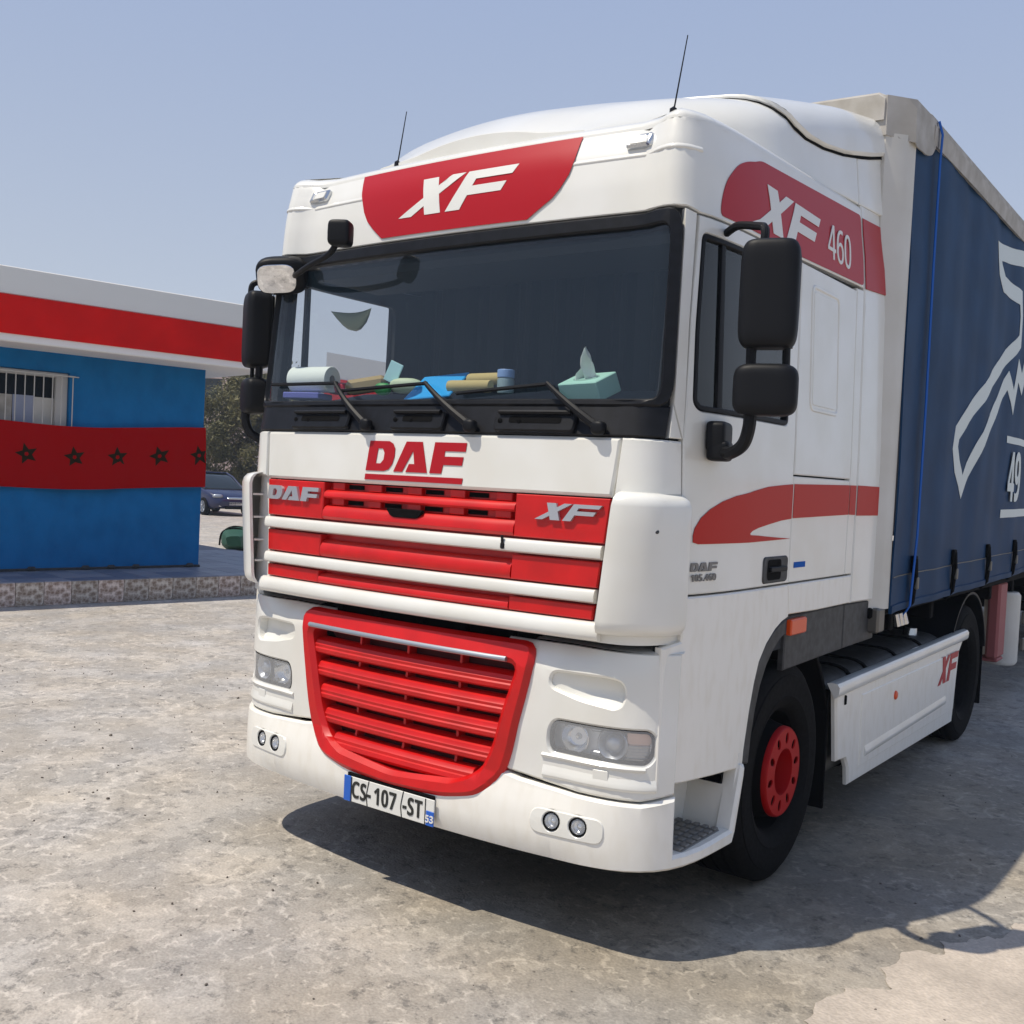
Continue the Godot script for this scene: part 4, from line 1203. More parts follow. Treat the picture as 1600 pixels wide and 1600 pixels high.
func trailer() -> void:
	var T := thing("trailer", "long curtain-sided semi-trailer with dark blue sides and grey canvas roof, behind the cab", "trailer", Vector3.ZERO)
	var mb := MB.new()
	var X := 1.245
	rbox(mb, Vector3(0, 2.58, -2.49), Vector3(2.28, 2.84, 0.05), 0.01)
	part("front_wall", mb, M.post_white, T)
	for sg in [-1.0, 1.0]:
		mb = MB.new()
		var ring0 := []; var ring1 := []
		for a in [Vector2(1.14, -2.462), Vector2(1.165, -2.462), Vector2(1.255, -2.56), Vector2(1.268, -2.68), Vector2(1.20, -2.70), Vector2(1.14, -2.6)]:
			ring0.append(Vector3(sg * a.x, 1.19, a.y)); ring1.append(Vector3(sg * a.x, 3.80, a.y))
		loft(mb, [ring0, ring1])
		part("corner_post", mb, M.post_white, T)
		mb = MB.new()
		var f := curt if sg > 0 else (func(u: float, y: float) -> Vector3: return curt(-u, y) * Vector3(-1, 1, 1))
		patch(mb, f, mir(rect(2.685, 1.165, 16.0, 3.95), sg), [], 0.0, 0.01, 0.0, Vector2(0.12, 0.28))
		var cu := part("side_curtain", mb, M.canvas_blue, T)
		mb = MB.new()
		sweep(mb, f, 2.70 * sg, 16.0 * sg, 90, P([1.36, 0.001, 1.362, 0.006, 1.366, 0.006, 1.368, 0.001]))
		part("cable", mb, M.steel, cu)
		mb = MB.new()
		sweep(mb, f, 2.69 * sg, 16.0 * sg, 90, P([1.158, -0.01, 1.160, 0.008, 1.20, 0.010, 1.205, 0.002]))
		part("hem", mb, M.canvas_blue, cu)
		mb = MB.new()
		sweep(mb, func(u: float, y: float) -> Vector3: return Vector3(sg * (1.278 + 0.003 * sin(absf(u) * 2.0)), y + (absf(u) - 2.7) * 0.012, -absf(u)), 2.95 * sg, 15.98 * sg, 60, P([3.865, -0.01, 3.86, 0.012, 3.91, 0.018, 3.96, 0.022, 3.97, -0.05]))
		part("valance", mb, M.canvas_grey, T)
		if sg > 0:
			var zs := [3.13, 4.08, 5.11, 6.15, 7.2, 8.25, 9.3, 10.35, 11.4, 12.5, 13.6, 14.7]
			for z in zs:
				mb = MB.new()
				var a := curt(z, 1.45); var b := curt(z, 1.19)
				tube(mb, [a + Vector3(0.01, 0, 0), a.lerp(b, 0.4) + Vector3(0.024, 0, 0.01), b + Vector3(0.012, 0, -0.012), b + Vector3(-0.03, -0.06, 0)], 0.021, 0.012, 6)
				rbox(mb, a + Vector3(0.012, -0.03, 0), Vector3(0.02, 0.10, 0.075), 0.006)
				var bk := part("curtain_strap", mb, M.void, T)
				mb = MB.new()
				rbox(mb, a.lerp(b, 0.55) + Vector3(0.034, 0, 0.0), Vector3(0.022, 0.075, 0.034), 0.006)
				part("buckle", mb, M.steel, bk)
			# printed animal outline and number
			mb = MB.new()
			var c := Vector2(0.15, 0.2)
			var line := P([8.6, 3.25, 7.6, 3.66, 6.8, 3.86, 5.86, 3.74, 5.3, 3.67, 4.98, 3.64, 5.06, 3.52, 5.19, 3.43, 5.79, 3.42, 5.86, 3.28, 5.84, 3.08, 5.30, 2.86, 4.67, 2.58, 4.25, 2.39, 4.0, 2.25, 3.97, 2.15, 4.05, 2.03, 4.22, 1.89, 4.36, 2.01, 4.58, 2.17, 5.04, 2.45, 5.54, 2.74, 5.74, 2.58, 5.87, 2.85, 6.02, 2.75, 6.14, 2.94, 6.5, 2.80, 7.2, 2.86, 8.0, 2.70, 8.8, 2.2])
			for q in Geometry2D.offset_polyline(line, 0.062, Geometry2D.JOIN_MITER, Geometry2D.END_BUTT):
				patch(mb, curt, q, [], 0.004, 0.002, 0.0, c)
			patch(mb, curt, rect(5.60, 2.255, 8.4, 2.31), [], 0.004, 0.002, 0.0, c)
			patch(mb, curt, rect(5.55, 1.66, 8.4, 1.725), [], 0.004, 0.002, 0.0, c)
			part("printed_outline", mb, M.print_white, cu)
			txt("printed_number", "49", 0.40, M.print_white, Transform3D(Basis(Vector3(0, 0, -1), Vector3.UP, Vector3(1, 0, 0)) * Basis.from_scale(Vector3(0.85, 1, 1)), curt(5.93, 1.98) + Vector3(0.012, 0, 0)), cu)
	mb = MB.new()
	var rings := []
	for z in [[-2.44, 0.0, 3.985], [-2.455, 0.018, 4.0], [-2.9, 0.02, 4.02], [-6.0, 0.02, 4.06], [-10.0, 0.02, 4.1], [-16.0, 0.02, 4.17]]:
		var ch := 0.13 if z[0] > -2.6 else 0.0
		var ring := []
		for a in [Vector2(-1.285 + ch, 3.86), Vector2(1.285 - ch, 3.86), Vector2(1.287 - ch, z[2] - 0.03), Vector2(1.25 - ch, z[2]), Vector2(0.6, z[2] + 0.015), Vector2(0, z[2] + 0.02), Vector2(-0.6, z[2] + 0.015), Vector2(-1.25 + ch, z[2]), Vector2(-1.287 + ch, z[2] - 0.03)]:
			ring.append(Vector3(a.x, a.y + (z[2] - 4.0 if a.y < 3.9 else 0.0) + 0.02, z[0]))
		rings.append(ring)
	loft(mb, rings)
	var rf := part("roof", mb, M.canvas_grey, T)
	mb = MB.new()                                                                   # canvas turned down over the front corner
	var wrap := func(t: float, y: float) -> Vector3:
		var p: Vector2
		if t < 1.0: p = Vector2(-1.165, -2.452).lerp(Vector2(1.165, -2.452), t)
		elif t < 1.15: p = Vector2(1.165, -2.452).lerp(Vector2(1.283, -2.60), (t - 1.0) / 0.15)
		else: p = Vector2(1.283, -2.60).lerp(Vector2(1.292, -3.0), (t - 1.15) / 0.4)
		var fl := (4.0 - y) / 0.25
		return Vector3(p.x + 0.006 * sin(t * 40.0) * fl, y, p.y + 0.006 * sin(t * 60.0) * fl)
	patch(mb, wrap, P([0.0, 3.79, 1.0, 3.785, 1.08, 3.775, 1.15, 3.765, 1.3, 3.755, 1.42, 3.77, 1.50, 3.80, 1.55, 3.85, 1.55, 4.0, 0, 4.0]), [], 0.0, 0.008, 0.0, Vector2(0.05, 0.06))
	part("roof_apron", mb, M.canvas_grey, rf)
	mb = MB.new()
	var sp := [Vector3(1.30, 4.0, -3.0), Vector3(1.315, 3.93, -3.03), Vector3(1.30, 3.8, -3.07), Vector3(1.296, 3.2, -3.08), Vector3(1.30, 2.4, -3.085), Vector3(1.298, 1.6, -3.08), Vector3(1.285, 1.18, -3.06), Vector3(1.24, 1.10, -3.06)]
	for i in sp.size() - 1:
		var d: Vector3 = sp[i + 1] - sp[i]
		var y := d.normalized()
		var x := Vector3(1, 0, 0).slide(y).normalized()
		rbox(mb, (sp[i] + sp[i + 1]) * 0.5, Vector3(0.006, d.length() + 0.004, 0.036), 0.002, Basis(x, y, x.cross(y)))
	part("lashing_strap", mb, M.strap_blue, T)
	mb = MB.new()
	rbox(mb, Vector3(1.22, 1.13, -2.58), Vector3(0.09, 0.14, 0.12), 0.012)
	part("corner_fitting", mb, M.steel, T)
	for k in 3:
		mb = MB.new()
		tube(mb, [Vector3(1.25, 1.14, -2.9 - 0.08 * k), Vector3(1.26, 1.07, -2.92 - 0.08 * k)], 0.016, 0.02, 8)
		part("hook", mb, M.chrome, T)
	mb = MB.new()
	rbox(mb, Vector3(0, 1.17, -9.25), Vector3(2.46, 0.06, 13.5), 0.01)
	for sg in [-1.0, 1.0]: rbox(mb, Vector3(sg * 0.5, 0.98, -9.5), Vector3(0.12, 0.32, 12.8), 0.02)
	for k in 14: rbox(mb, Vector3(0, 1.06, -3.2 - 0.95 * k), Vector3(2.3, 0.12, 0.08), 0.01)
	part("underframe", mb, M.void, T)
	for sg in [-1.0, 1.0]:
		mb = MB.new()
		rbox(mb, Vector3(sg * 1.13, 0.80, -6.45), Vector3(0.10, 0.66, 0.30), 0.02)
		rbox(mb, Vector3(sg * 1.10, 0.455, -6.45), Vector3(0.16, 0.03, 0.24), 0.01)
		part("landing_leg", mb, M.pink_red, T)
		mb = MB.new()
		lathe(mb, P([0, -0.33, 0.13, -0.33, 0.15, -0.30, 0.15, 0.30, 0.13, 0.33, 0, 0.33]), Transform3D(Basis.IDENTITY, Vector3(sg * 1.08, 0.68, -6.95)), 24)
		part("water_tank", mb, M.post_white, T)
		for z in [-11.2, -12.5, -13.8]: wheel("trailer_wheel", T, Vector3(sg * 1.06, 0.512, z), sg, false)
		mb = MB.new()
		rbox(mb, Vector3(sg * 1.2, 0.75, -8.9), Vector3(0.03, 0.12, 3.2), 0.008)
		rbox(mb, Vector3(sg * 1.2, 0.50, -8.9), Vector3(0.03, 0.12, 3.2), 0.008)
		part("side_guard", mb, M.steel, T)
	for z in [-11.2, -12.5, -13.8]:
		mb = MB.new()
		rbox(mb, Vector3(0, 0.512, z), Vector3(1.8, 0.13, 0.13), 0.02)
		part("axle", mb, M.void, T)

# ---------- things on the dashboard ----------
func dash_things() -> void:
	var mb := MB.new()
	var t := thing("tissue_box", "pale green tissue box, white tissue pulled up, behind the right end of the windscreen", "tissue box", Vector3(0.675, 2.172, -0.37), -0.28)
	t.rotation.x = 0.45
	rbox(mb, Vector3(0, 0.042, 0), Vector3(0.235, 0.084, 0.125), 0.004)
	var bx := part("carton", mb, mk("mint", Color(0.62, 0.82, 0.77), 0.6), t)
	mb = MB.new()
	patch(mb, flat(Vector3(0, 0.0845, 0), Vector3.RIGHT, Vector3(0, 0, -1)), circ(0, 0, 0.075, 20, 0.035), [], 0.0, 0.001, 0.0)
	part("slot", mb, mk("mint_dark", Color(0.50, 0.66, 0.62), 0.7), bx)
	mb = MB.new()
	var tf := func(u: float, h: float) -> Vector3: return Vector3(u * (0.055 - 0.022 * h) + 0.03 * h + 0.006 * sin(h * 9.0 + u * 4.0), 0.08 + h * 0.12 + 0.02 * u * h, 0.014 * sin(u * 5.0 + h * 3.0) + 0.012 * (1.0 - h) * cos(u * 8.0))
	patch(mb, tf, P([-1, 0, 1, 0, 0.95, 0.55, 0.75, 1.0, 0.1, 1.05, -0.5, 0.7, -0.9, 0.3]), [], 0.0, 0.002, 0.0, Vector2(0.1, 0.1))
	part("tissue", mb, mk("tissue", Color(0.86, 0.91, 0.89), 0.8), t)
	mb = MB.new()
	t = thing("paper_roll", "white paper kitchen roll lying behind the left end of the windscreen", "paper roll", Vector3(-0.905, 2.262, -0.29), 0.12)
	lathe(mb, P([0.022, -0.12, 0.062, -0.12, 0.064, -0.117, 0.064, 0.117, 0.062, 0.12, 0.022, 0.12, 0.022, -0.12]), Transform3D(Basis(Vector3(0, 0, 1), PI / 2), Vector3.ZERO), 28)
	part("paper", mb, M.tissue, t)
	mb = MB.new()
	lathe(mb, P([0.022, -0.118, 0.022, 0.118, 0.0195, 0.118, 0.0195, -0.118]), Transform3D(Basis(Vector3(0, 0, 1), PI / 2), Vector3.ZERO), 20)
	part("core", mb, mk("card", Color(0.50, 0.45, 0.36), 0.8), t)
	mb = MB.new()
	rbox(mb, Vector3.ZERO, Vector3(0.25, 0.012, 0.22), 0.004, Basis(Vector3.RIGHT, 0.60) * Basis(Vector3.UP, 0.15))
	tag(part("folder", mb, mk("sky_folder", Color(0.08, 0.62, 0.90), 0.5), self), "bright sky-blue folder behind the windscreen, at the middle wiper", "folder").position = Vector3(-0.16, 2.225, -0.36)
	mb = MB.new()
	rbox(mb, Vector3.ZERO, Vector3(0.21, 0.07, 0.10), 0.02, Basis(Vector3.UP, 0.45) * Basis(Vector3(0, 0, 1), 0.18))
	tag(part("paper_bag", mb, mk("kraft", Color(0.62, 0.56, 0.40), 0.8), self), "tan folded paper bag on the dashboard right of the paper roll", "paper bag").position = Vector3(-0.66, 2.245, -0.42)
	for k in 2:
		mb = MB.new()
		lathe(mb, P([0.0, -0.11, 0.026, -0.11, 0.028, -0.1, 0.028, 0.1, 0.026, 0.11, 0, 0.11]), Transform3D(Basis(Vector3(0, 0, 1), PI / 2) * Basis(Vector3.RIGHT, 0.1 - 0.15 * k), Vector3.ZERO), 16)
		var sc := part("paper_scroll", mb, mk("scroll", Color(0.70, 0.65, 0.44), 0.8), self)
		sc.position = [Vector3(0.05, 2.222, -0.34), Vector3(0.09, 2.262, -0.42)][k]
		tag(sc, ["front yellowish rolled-up paper beside the blue folder", "rear yellowish rolled-up paper, partly behind another roll beside the blue folder"][k], "paper roll", "rolled papers on the dashboard")
	t = thing("jar", "small clear jar with a pale blue lid on the middle of the dashboard", "jar", Vector3(0.205, 2.195, -0.40))
	mb = MB.new()
	lathe(mb, P([0, 0, 0.035, 0.0, 0.038, 0.01, 0.038, 0.06, 0.03, 0.07, 0, 0.07]), Transform3D.IDENTITY, 18)
	part("body", mb, mk("jar_body", Color(0.55, 0.65, 0.68), 0.3), t)
	mb = MB.new()
	lathe(mb, P([0.037, 0.068, 0.039, 0.072, 0.039, 0.10, 0.036, 0.104, 0, 0.104]), Transform3D.IDENTITY, 18)
	part("lid", mb, mk("pale_blue", Color(0.50, 0.64, 0.84), 0.5), t)
	mb = MB.new()
	sbox(mb, Transform3D(Basis(Vector3.UP, 0.5), Vector3.ZERO), Vector3(0.16, 0.06, 0.12), 0.7, 0.7, 14, 8)
	tag(part("cloth", mb, mk("rose", Color(0.70, 0.22, 0.30), 0.85), self), "crumpled rose-red cloth between the paper roll and the tan bag", "cloth").position = Vector3(-0.80, 2.225, -0.38)
	t = thing("green_packet", "green and white patterned packet with a blue check tag left of the sky-blue folder", "packet", Vector3(-0.42, 2.178, -0.36), 0.3)
	mb = MB.new()
	sbox(mb, Transform3D(Basis.IDENTITY, Vector3(0.06, 0.055, 0)), Vector3(0.17, 0.075, 0.09), 0.8, 0.8, 14, 8)
	part("packet_body", mb, mk("cream_green", Color(0.72, 0.80, 0.68), 0.6), t)
	mb = MB.new()
	sbox(mb, Transform3D(Basis.IDENTITY, Vector3(-0.045, 0.035, 0.035)), Vector3(0.085, 0.06, 0.05), 0.8, 0.8, 12, 8)
	part("green_end", mb, mk("vivid_green", Color(0.10, 0.55, 0.22), 0.5), t)
	mb = MB.new()
	rbox(mb, Vector3(-0.02, 0.12, -0.02), Vector3(0.07, 0.10, 0.008), 0.002, Basis(Vector3(0, 0, 1), -0.4))
	part("check_tag", mb, mk("check", Color(0.66, 0.85, 0.88), 0.6), t)
	mb = MB.new()
	rbox(mb, Vector3.ZERO, Vector3(0.20, 0.03, 0.14), 0.004, Basis(Vector3.UP, 0.3))
	tag(part("notebook", mb, mk("violet", Color(0.38, 0.42, 0.72), 0.7), self), "violet-blue notebook under the paper roll at the left end of the windscreen", "notebook").position = Vector3(-0.92, 2.178, -0.27)

# ---------- kiosk ----------
func kiosk() -> void:
	var D := Vector3(0.18818, 0, -0.98213)
	var N := Vector3(0.98213, 0, 0.18818)
	var B := Basis(D, Vector3.UP, N)
	var C := Vector3(-9.632, 0, -6.237)
	var walls := mk("kiosk_blue", Color(0.105, 0.445, 0.675), 0.8)
	walls.metallic_specular = 0.2
	grain(walls, noise_tex(0.012, Color(0.90, 0.92, 0.93), Color(1, 1, 1), 512, FastNoiseLite.TYPE_SIMPLEX_SMOOTH, 6, 0.4), 0.3)
	walls.uv1_scale = Vector3(0.4, 0.28, 0.4)
	var pn := noise_tex(0.03, Color.BLACK, Color.WHITE, 512, FastNoiseLite.TYPE_SIMPLEX_SMOOTH, 6)
	pn.as_normal_map = true
	pn.bump_strength = 3.0
	walls.normal_enabled = true
	walls.normal_texture = pn
	walls.normal_scale = 0.2
	var mb := MB.new()
	# raised pavement with a tiled kerb
	var pv := struct(Node3D.new())
	put(pv, "pavement", self)
	pv.transform = Transform3D(B, C)
	rbox(mb, Vector3(-6.5, 0.14, -2.6), Vector3(17.0, 0.28, 7.6), 0.01)
	part("slab", mb, mk("slab", Color(0.46, 0.46, 0.48), 0.7), pv)
	var tones := [mk("kerb_a", Color(0.86, 0.82, 0.77), 0.6), mk("kerb_b", Color(0.80, 0.77, 0.73), 0.6), mk("kerb_c", Color(0.90, 0.84, 0.80), 0.6)]
	for m in tones: grain(m, noise_tex(0.03, Color(0.62, 0.56, 0.52), Color(1, 1, 1), 256, FastNoiseLite.TYPE_CELLULAR, 3, 0.45), 2.2)
	var km := MB.new()
	rbox(km, Vector3.ZERO, Vector3(0.322, 0.285, 0.02), 0.004)
	var kmesh := km.build()
	for k in 52:
		var o := MeshInstance3D.new()
		o.mesh = kmesh
		o.material_override = tones[(k * 7 + k / 3) % 3]
		put(o, "kerb_tile", pv)
		o.position = Vector3(1.83 - 0.327 * k, 0.143, 1.21 + 0.002 * (k % 3))
	# paving tiles on top: nearest rows as single tiles
	var pm := MB.new()
	rbox(pm, Vector3.ZERO, Vector3(0.323, 0.016, 0.323), 0.004)
	var pmesh := pm.build()
	var pt := [mk("tile_a", Color(0.50, 0.52, 0.56), 0.45), mk("tile_b", Color(0.44, 0.46, 0.51), 0.45), mk("tile_c", Color(0.55, 0.56, 0.59), 0.5)]
	var rng := RandomNumberGenerator.new()
	rng.seed = 11
	for i in 36:
		for j in 12:
			if j > 3 and i > 5: continue
			if i * 0.327 > 1.9 and j > 3: continue
			var o := MeshInstance3D.new()
			o.mesh = pmesh
			o.material_override = pt[rng.randi() % 3]
			put(o, "paving_tile", pv)
			o.position = Vector3(1.83 - 0.327 * i, 0.286 + rng.randf() * 0.003, 1.05 - 0.327 * j)
	var K := thing("kiosk", "low blue kiosk with a red and grey fascia and a barred window", "building", C)
	K.basis = B
	# wall with the window opening
	mb = MB.new()
	var wo := rect(-4.3, 1.93, -1.93, 2.93)
	patch(mb, flat(Vector3.ZERO, Vector3.RIGHT, Vector3.UP), rect(-14, 0.2, 0, 3.2), [wo], 0.0, 0.2, 0.006, Vector2(2, 3))
	patch(mb, flat(Vector3.ZERO, Vector3(0, 0, -1), Vector3.UP), rect(0.2, 0.2, 5.0, 3.2), [], 0.0, 0.2, 0.006, Vector2(2, 3))
	rbox(mb, Vector3(-7, 1.7, -5.1), Vector3(14, 3.0, 0.2), 0.01)
	rbox(mb, Vector3(-13.9, 1.7, -2.6), Vector3(0.2, 3.0, 4.7), 0.01)
	part("wall", mb, walls, K)
	mb = MB.new()
	rbox(mb, Vector3(-7, 0.305, 0.012), Vector3(14.03, 0.05, 0.03), 0.01)
	for x in [-0.15, -0.95, -1.3, -1.65, -2.35, -2.85]: rbox(mb, Vector3(x, 0.32, 0.03), Vector3(0.12, 0.07, 0.06), 0.025)
	part("skirting", mb, M.dark_grey, K)
	# roof slab and fascia
	mb = MB.new()
	rbox(mb, Vector3(-6.5, 3.235, -2.2), Vector3(14.38, 0.11, 5.98), 0.015)
	var rf := part("roof_slab", mb, mk("soffit", Color(0.95, 0.94, 0.92), 0.7), K)
	mb = MB.new()
	rbox(mb, Vector3(-6.5, 3.51, -2.2), Vector3(14.44, 0.47, 6.04), 0.01)
	var rr := mk("fascia_red", Color(0.90, 0.08, 0.06), 0.6)
	rr.metallic_specular = 0.25
	grain(rr, noise_tex(0.005, Color(0.9, 0.88, 0.88), Color(1, 1, 1)), 0.25)
	part("fascia", mb, rr, rf)
	mb = MB.new()
	rbox(mb, Vector3(-6.5, 3.915, -2.2), Vector3(14.40, 0.335, 6.0), 0.01)
	part("parapet", mb, mk("parapet", Color(0.90, 0.89, 0.86), 0.7), rf)
	# window
	mb = MB.new()
	patch(mb, flat(Vector3(0, 0, -0.06), Vector3.RIGHT, Vector3.UP), rect(-4.298, 1.932, -1.932, 2.928), [rect(-4.2, 2.0, -2.09, 2.86)], 0.0, 0.06, 0.008, Vector2(3, 3))
	var wd := part("window", mb, mk("frame_white", Color(0.76, 0.75, 0.73), 0.5), K)
	mb = MB.new()
	rbox(mb, Vector3(-3.15, 2.42, -0.15), Vector3(2.2, 0.95, 0.01), 0.002)
	part("pane", mb, mk("dark_pane", Color(0.10, 0.11, 0.11), 0.1), wd)
	rng.seed = 5
	for k in 8:
		mb = MB.new()
		rbox(mb, Vector3(-2.22 - 0.25 * k, 2.29 + rng.randf() * 0.03, -0.13 + 0.002 * (k % 2)), Vector3(0.22 + rng.randf() * 0.05, 0.56, 0.004), 0.001, Basis(Vector3(0, 0, 1), rng.randf() * 0.04 - 0.02))
		part("poster", mb, [M.post_white, mk("poster_blue", Color(0.60, 0.63, 0.72), 0.6), M.canvas_grey][k % 3], wd)
	for k in 19:
		mb = MB.new()
		tube(mb, [Vector3(-2.05 - 0.115 * k, 1.9, 0.05), Vector3(-2.05 - 0.115 * k, 2.9, 0.05)], 0.008, -1, 6)
		part("window_bar", mb, M.frame_white, wd)
	mb = MB.new()
	for y in [1.92, 2.885]: rbox(mb, Vector3(-3.05, y, 0.05), Vector3(2.35, 0.02, 0.02), 0.004)
	tube(mb, [Vector3(-1.905, 1.9, 0.05), Vector3(-1.905, 2.89, 0.05)], 0.008, -1, 6)
	tube(mb, [Vector3(-1.97, 2.885, 0.052), Vector3(-1.82, 2.885, 0.02)], 0.008, -1, 6)
	part("grille_frame", mb, M.frame_white, wd)
	# cloth banner pinned along the wall
	var F := thing("banner", "long red cloth banner with dark green stars, strung along the blue kiosk wall", "banner", C)
	F.basis = B
	mb = MB.new()
	var cl := func(x: float, y: float) -> Vector3: return Vector3(x, y + 0.05 * sin(x * 1.6 + 1.2) * (1.0 if y > 1.8 else 0.7) + 0.05 * clampf(-x - 1.2, 0.0, 2.0) * -0.55, 0.085 + 0.026 * sin(x * 4.0 + y * 1.5) + 0.013 * sin(x * 9.0 - y * 3.0) + 0.006 * sin(x * 21.0 + y * 4.0))
	patch(mb, cl, rect(-9.0, 1.44, 0.0, 2.29), [], 0.0, 0.004, 0.0, Vector2(0.08, 0.15))
	var cr := mk("cloth_red", Color(0.65, 0.012, 0.022), 0.9)
	cr.metallic_specular = 0.1
	part("cloth", mb, cr, F)
	var green := mk("star_green", Color(0.17, 0.12, 0.06), 0.9)
	green.metallic_specular = 0.1
	for k in 14:
		mb = MB.new()
		var x := -0.10 - 0.592 * k
		var tilt := 0.18 + 0.12 * sin(k * 2.1)
		var out := PackedVector2Array(); var inn := PackedVector2Array()
		for q in 10:
			var a := tilt + PI / 2 + TAU * q / 10
			out.append(Vector2(x, 1.885) + Vector2(cos(a), sin(a)) * (0.148 if q % 2 == 0 else 0.066))
		for q in 5:
			var a := tilt - PI / 2 + TAU * q / 5
			inn.append(Vector2(x, 1.885) + Vector2(cos(a), sin(a)) * 0.030)
		if k == 0:
			for q in out.size(): out[q].x = minf(out[q].x, -0.004)
		patch(mb, cl, out, [inn], 0.004, 0.002, 0.0, Vector2(0.1, 0.1))
		part("star", mb, green, F)

# ---------- background ----------
func car() -> void:
	var T := thing("parked_car", "dark blue hatchback parked in front of the olive tree, beyond the kiosk's corner", "car", Vector3(-28.1, 0, -20.6), -0.22)
	var paint := mk("car_blue", Color(0.035, 0.085, 0.26), 0.25)
	paint.clearcoat_enabled = true; paint.clearcoat = 0.4
	# local x forward
	var mb := MB.new()
	var rings := []
	for s in [[-2.0, 0.45, 0.85, 0.60], [-1.95, 0.32, 0.98, 0.78], [-1.2, 0.24, 1.0, 0.86], [0.2, 0.22, 0.98, 0.87], [0.9, 0.23, 0.95, 0.87], [1.5, 0.24, 0.86, 0.84], [1.85, 0.26, 0.74, 0.76], [2.02, 0.32, 0.62, 0.62], [2.06, 0.38, 0.52, 0.52]]:
		var ring := []
		for a in rnd(rect(-s[3], s[1], s[3], s[2]), 0.16, 3): ring.append(Vector3(s[0], a.y, a.x))
		rings.append(ring)
	loft(mb, rings)
	part("body", mb, paint, T, 60.0)
	mb = MB.new()
	rings = []
	for s in [[-1.95, 0.96, 1.0, 0.70], [-1.6, 0.95, 1.36, 0.66], [-0.9, 0.95, 1.48, 0.63], [-0.1, 0.95, 1.49, 0.63], [0.45, 0.93, 1.36, 0.66], [1.15, 0.90, 0.95, 0.74]]:
		var ring := []
		for a in rnd(P([-0.80, s[1], 0.80, s[1], s[3] * 0.95, s[2], -s[3] * 0.95, s[2]]), 0.08, 3): ring.append(Vector3(s[0], a.y, a.x))
		rings.append(ring)
	loft(mb, rings)
	part("window_glass", mb, mk("car_glass", Color(0.10, 0.13, 0.14), 0.05), T, 60.0)
	mb = MB.new()
	rbox(mb, Vector3(-0.55, 1.495, 0), Vector3(1.25, 0.04, 1.1), 0.02)
	for sg in [-1, 1]:
		tube(mb, [Vector3(1.12, 0.94, sg * 0.73), Vector3(0.45, 1.36, sg * 0.62), Vector3(0.0, 1.49, sg * 0.58)], 0.035)
		tube(mb, [Vector3(-0.55, 0.95, sg * 0.79), Vector3(-0.6, 1.48, sg * 0.61)], 0.04)
		sbox(mb, Transform3D(Basis.IDENTITY, Vector3(0.72, 1.0, sg * 0.93)), Vector3(0.12, 0.14, 0.2), 0.6, 0.6, 10, 8)
	part("roof", mb, paint, T)
	for sg in [-1, 1]:
		mb = MB.new()
		sbox(mb, Transform3D(Basis(Vector3.UP, -sg * 0.5) * Basis(Vector3(0, 0, 1), 0.35), Vector3(1.86, 0.68, sg * 0.60)), Vector3(0.22, 0.15, 0.36), 0.7, 0.7, 14, 8)
		part("headlight", mb, M.silver, T)
		mb = MB.new()
		sbox(mb, Transform3D(Basis.IDENTITY, Vector3(1.99, 0.36, sg * 0.52)), Vector3(0.08, 0.07, 0.2), 0.7, 0.7, 10, 6)
		part("fog_light", mb, M.chrome, T)
		for x in [1.28, -1.25]:
			var xf := Transform3D(Basis(Vector3.RIGHT, PI / 2 * sg), Vector3(x, 0.31, sg * 0.80))
			mb = MB.new()
			lathe(mb, P([0.2, 0.085, 0.29, 0.09, 0.31, 0.07, 0.31, -0.09, 0.2, -0.09]), xf, 24)
			var w := part("wheel", mb, M.rubber, T)
			mb = MB.new()
			lathe(mb, P([0.21, 0.092, 0.19, 0.08, 0.05, 0.06, 0, 0.06]), xf, 20)
			for k in 7:
				var a := TAU * k / 7
				tube(mb, [xf * Vector3(0.04 * cos(a), 0.08, 0.04 * sin(a)), xf * Vector3(0.2 * cos(a), 0.09, 0.2 * sin(a))], 0.022, 0.018, 5)
			part("rim", mb, M.silver, w)
	mb = MB.new()
	rbox(mb, Vector3(2.045, 0.44, 0), Vector3(0.03, 0.11, 0.52), 0.005)
	part("number_plate", mb, M.plate, T)
	mb = MB.new()
	rbox(mb, Vector3(2.0, 0.62, 0), Vector3(0.10, 0.10, 0.62), 0.03)
	part("grille", mb, M.chrome, T)
	mb = MB.new()
	rbox(mb, Vector3(2.03, 0.30, 0), Vector3(0.06, 0.10, 0.8), 0.02)
	part("air_intake", mb, M.void, T)

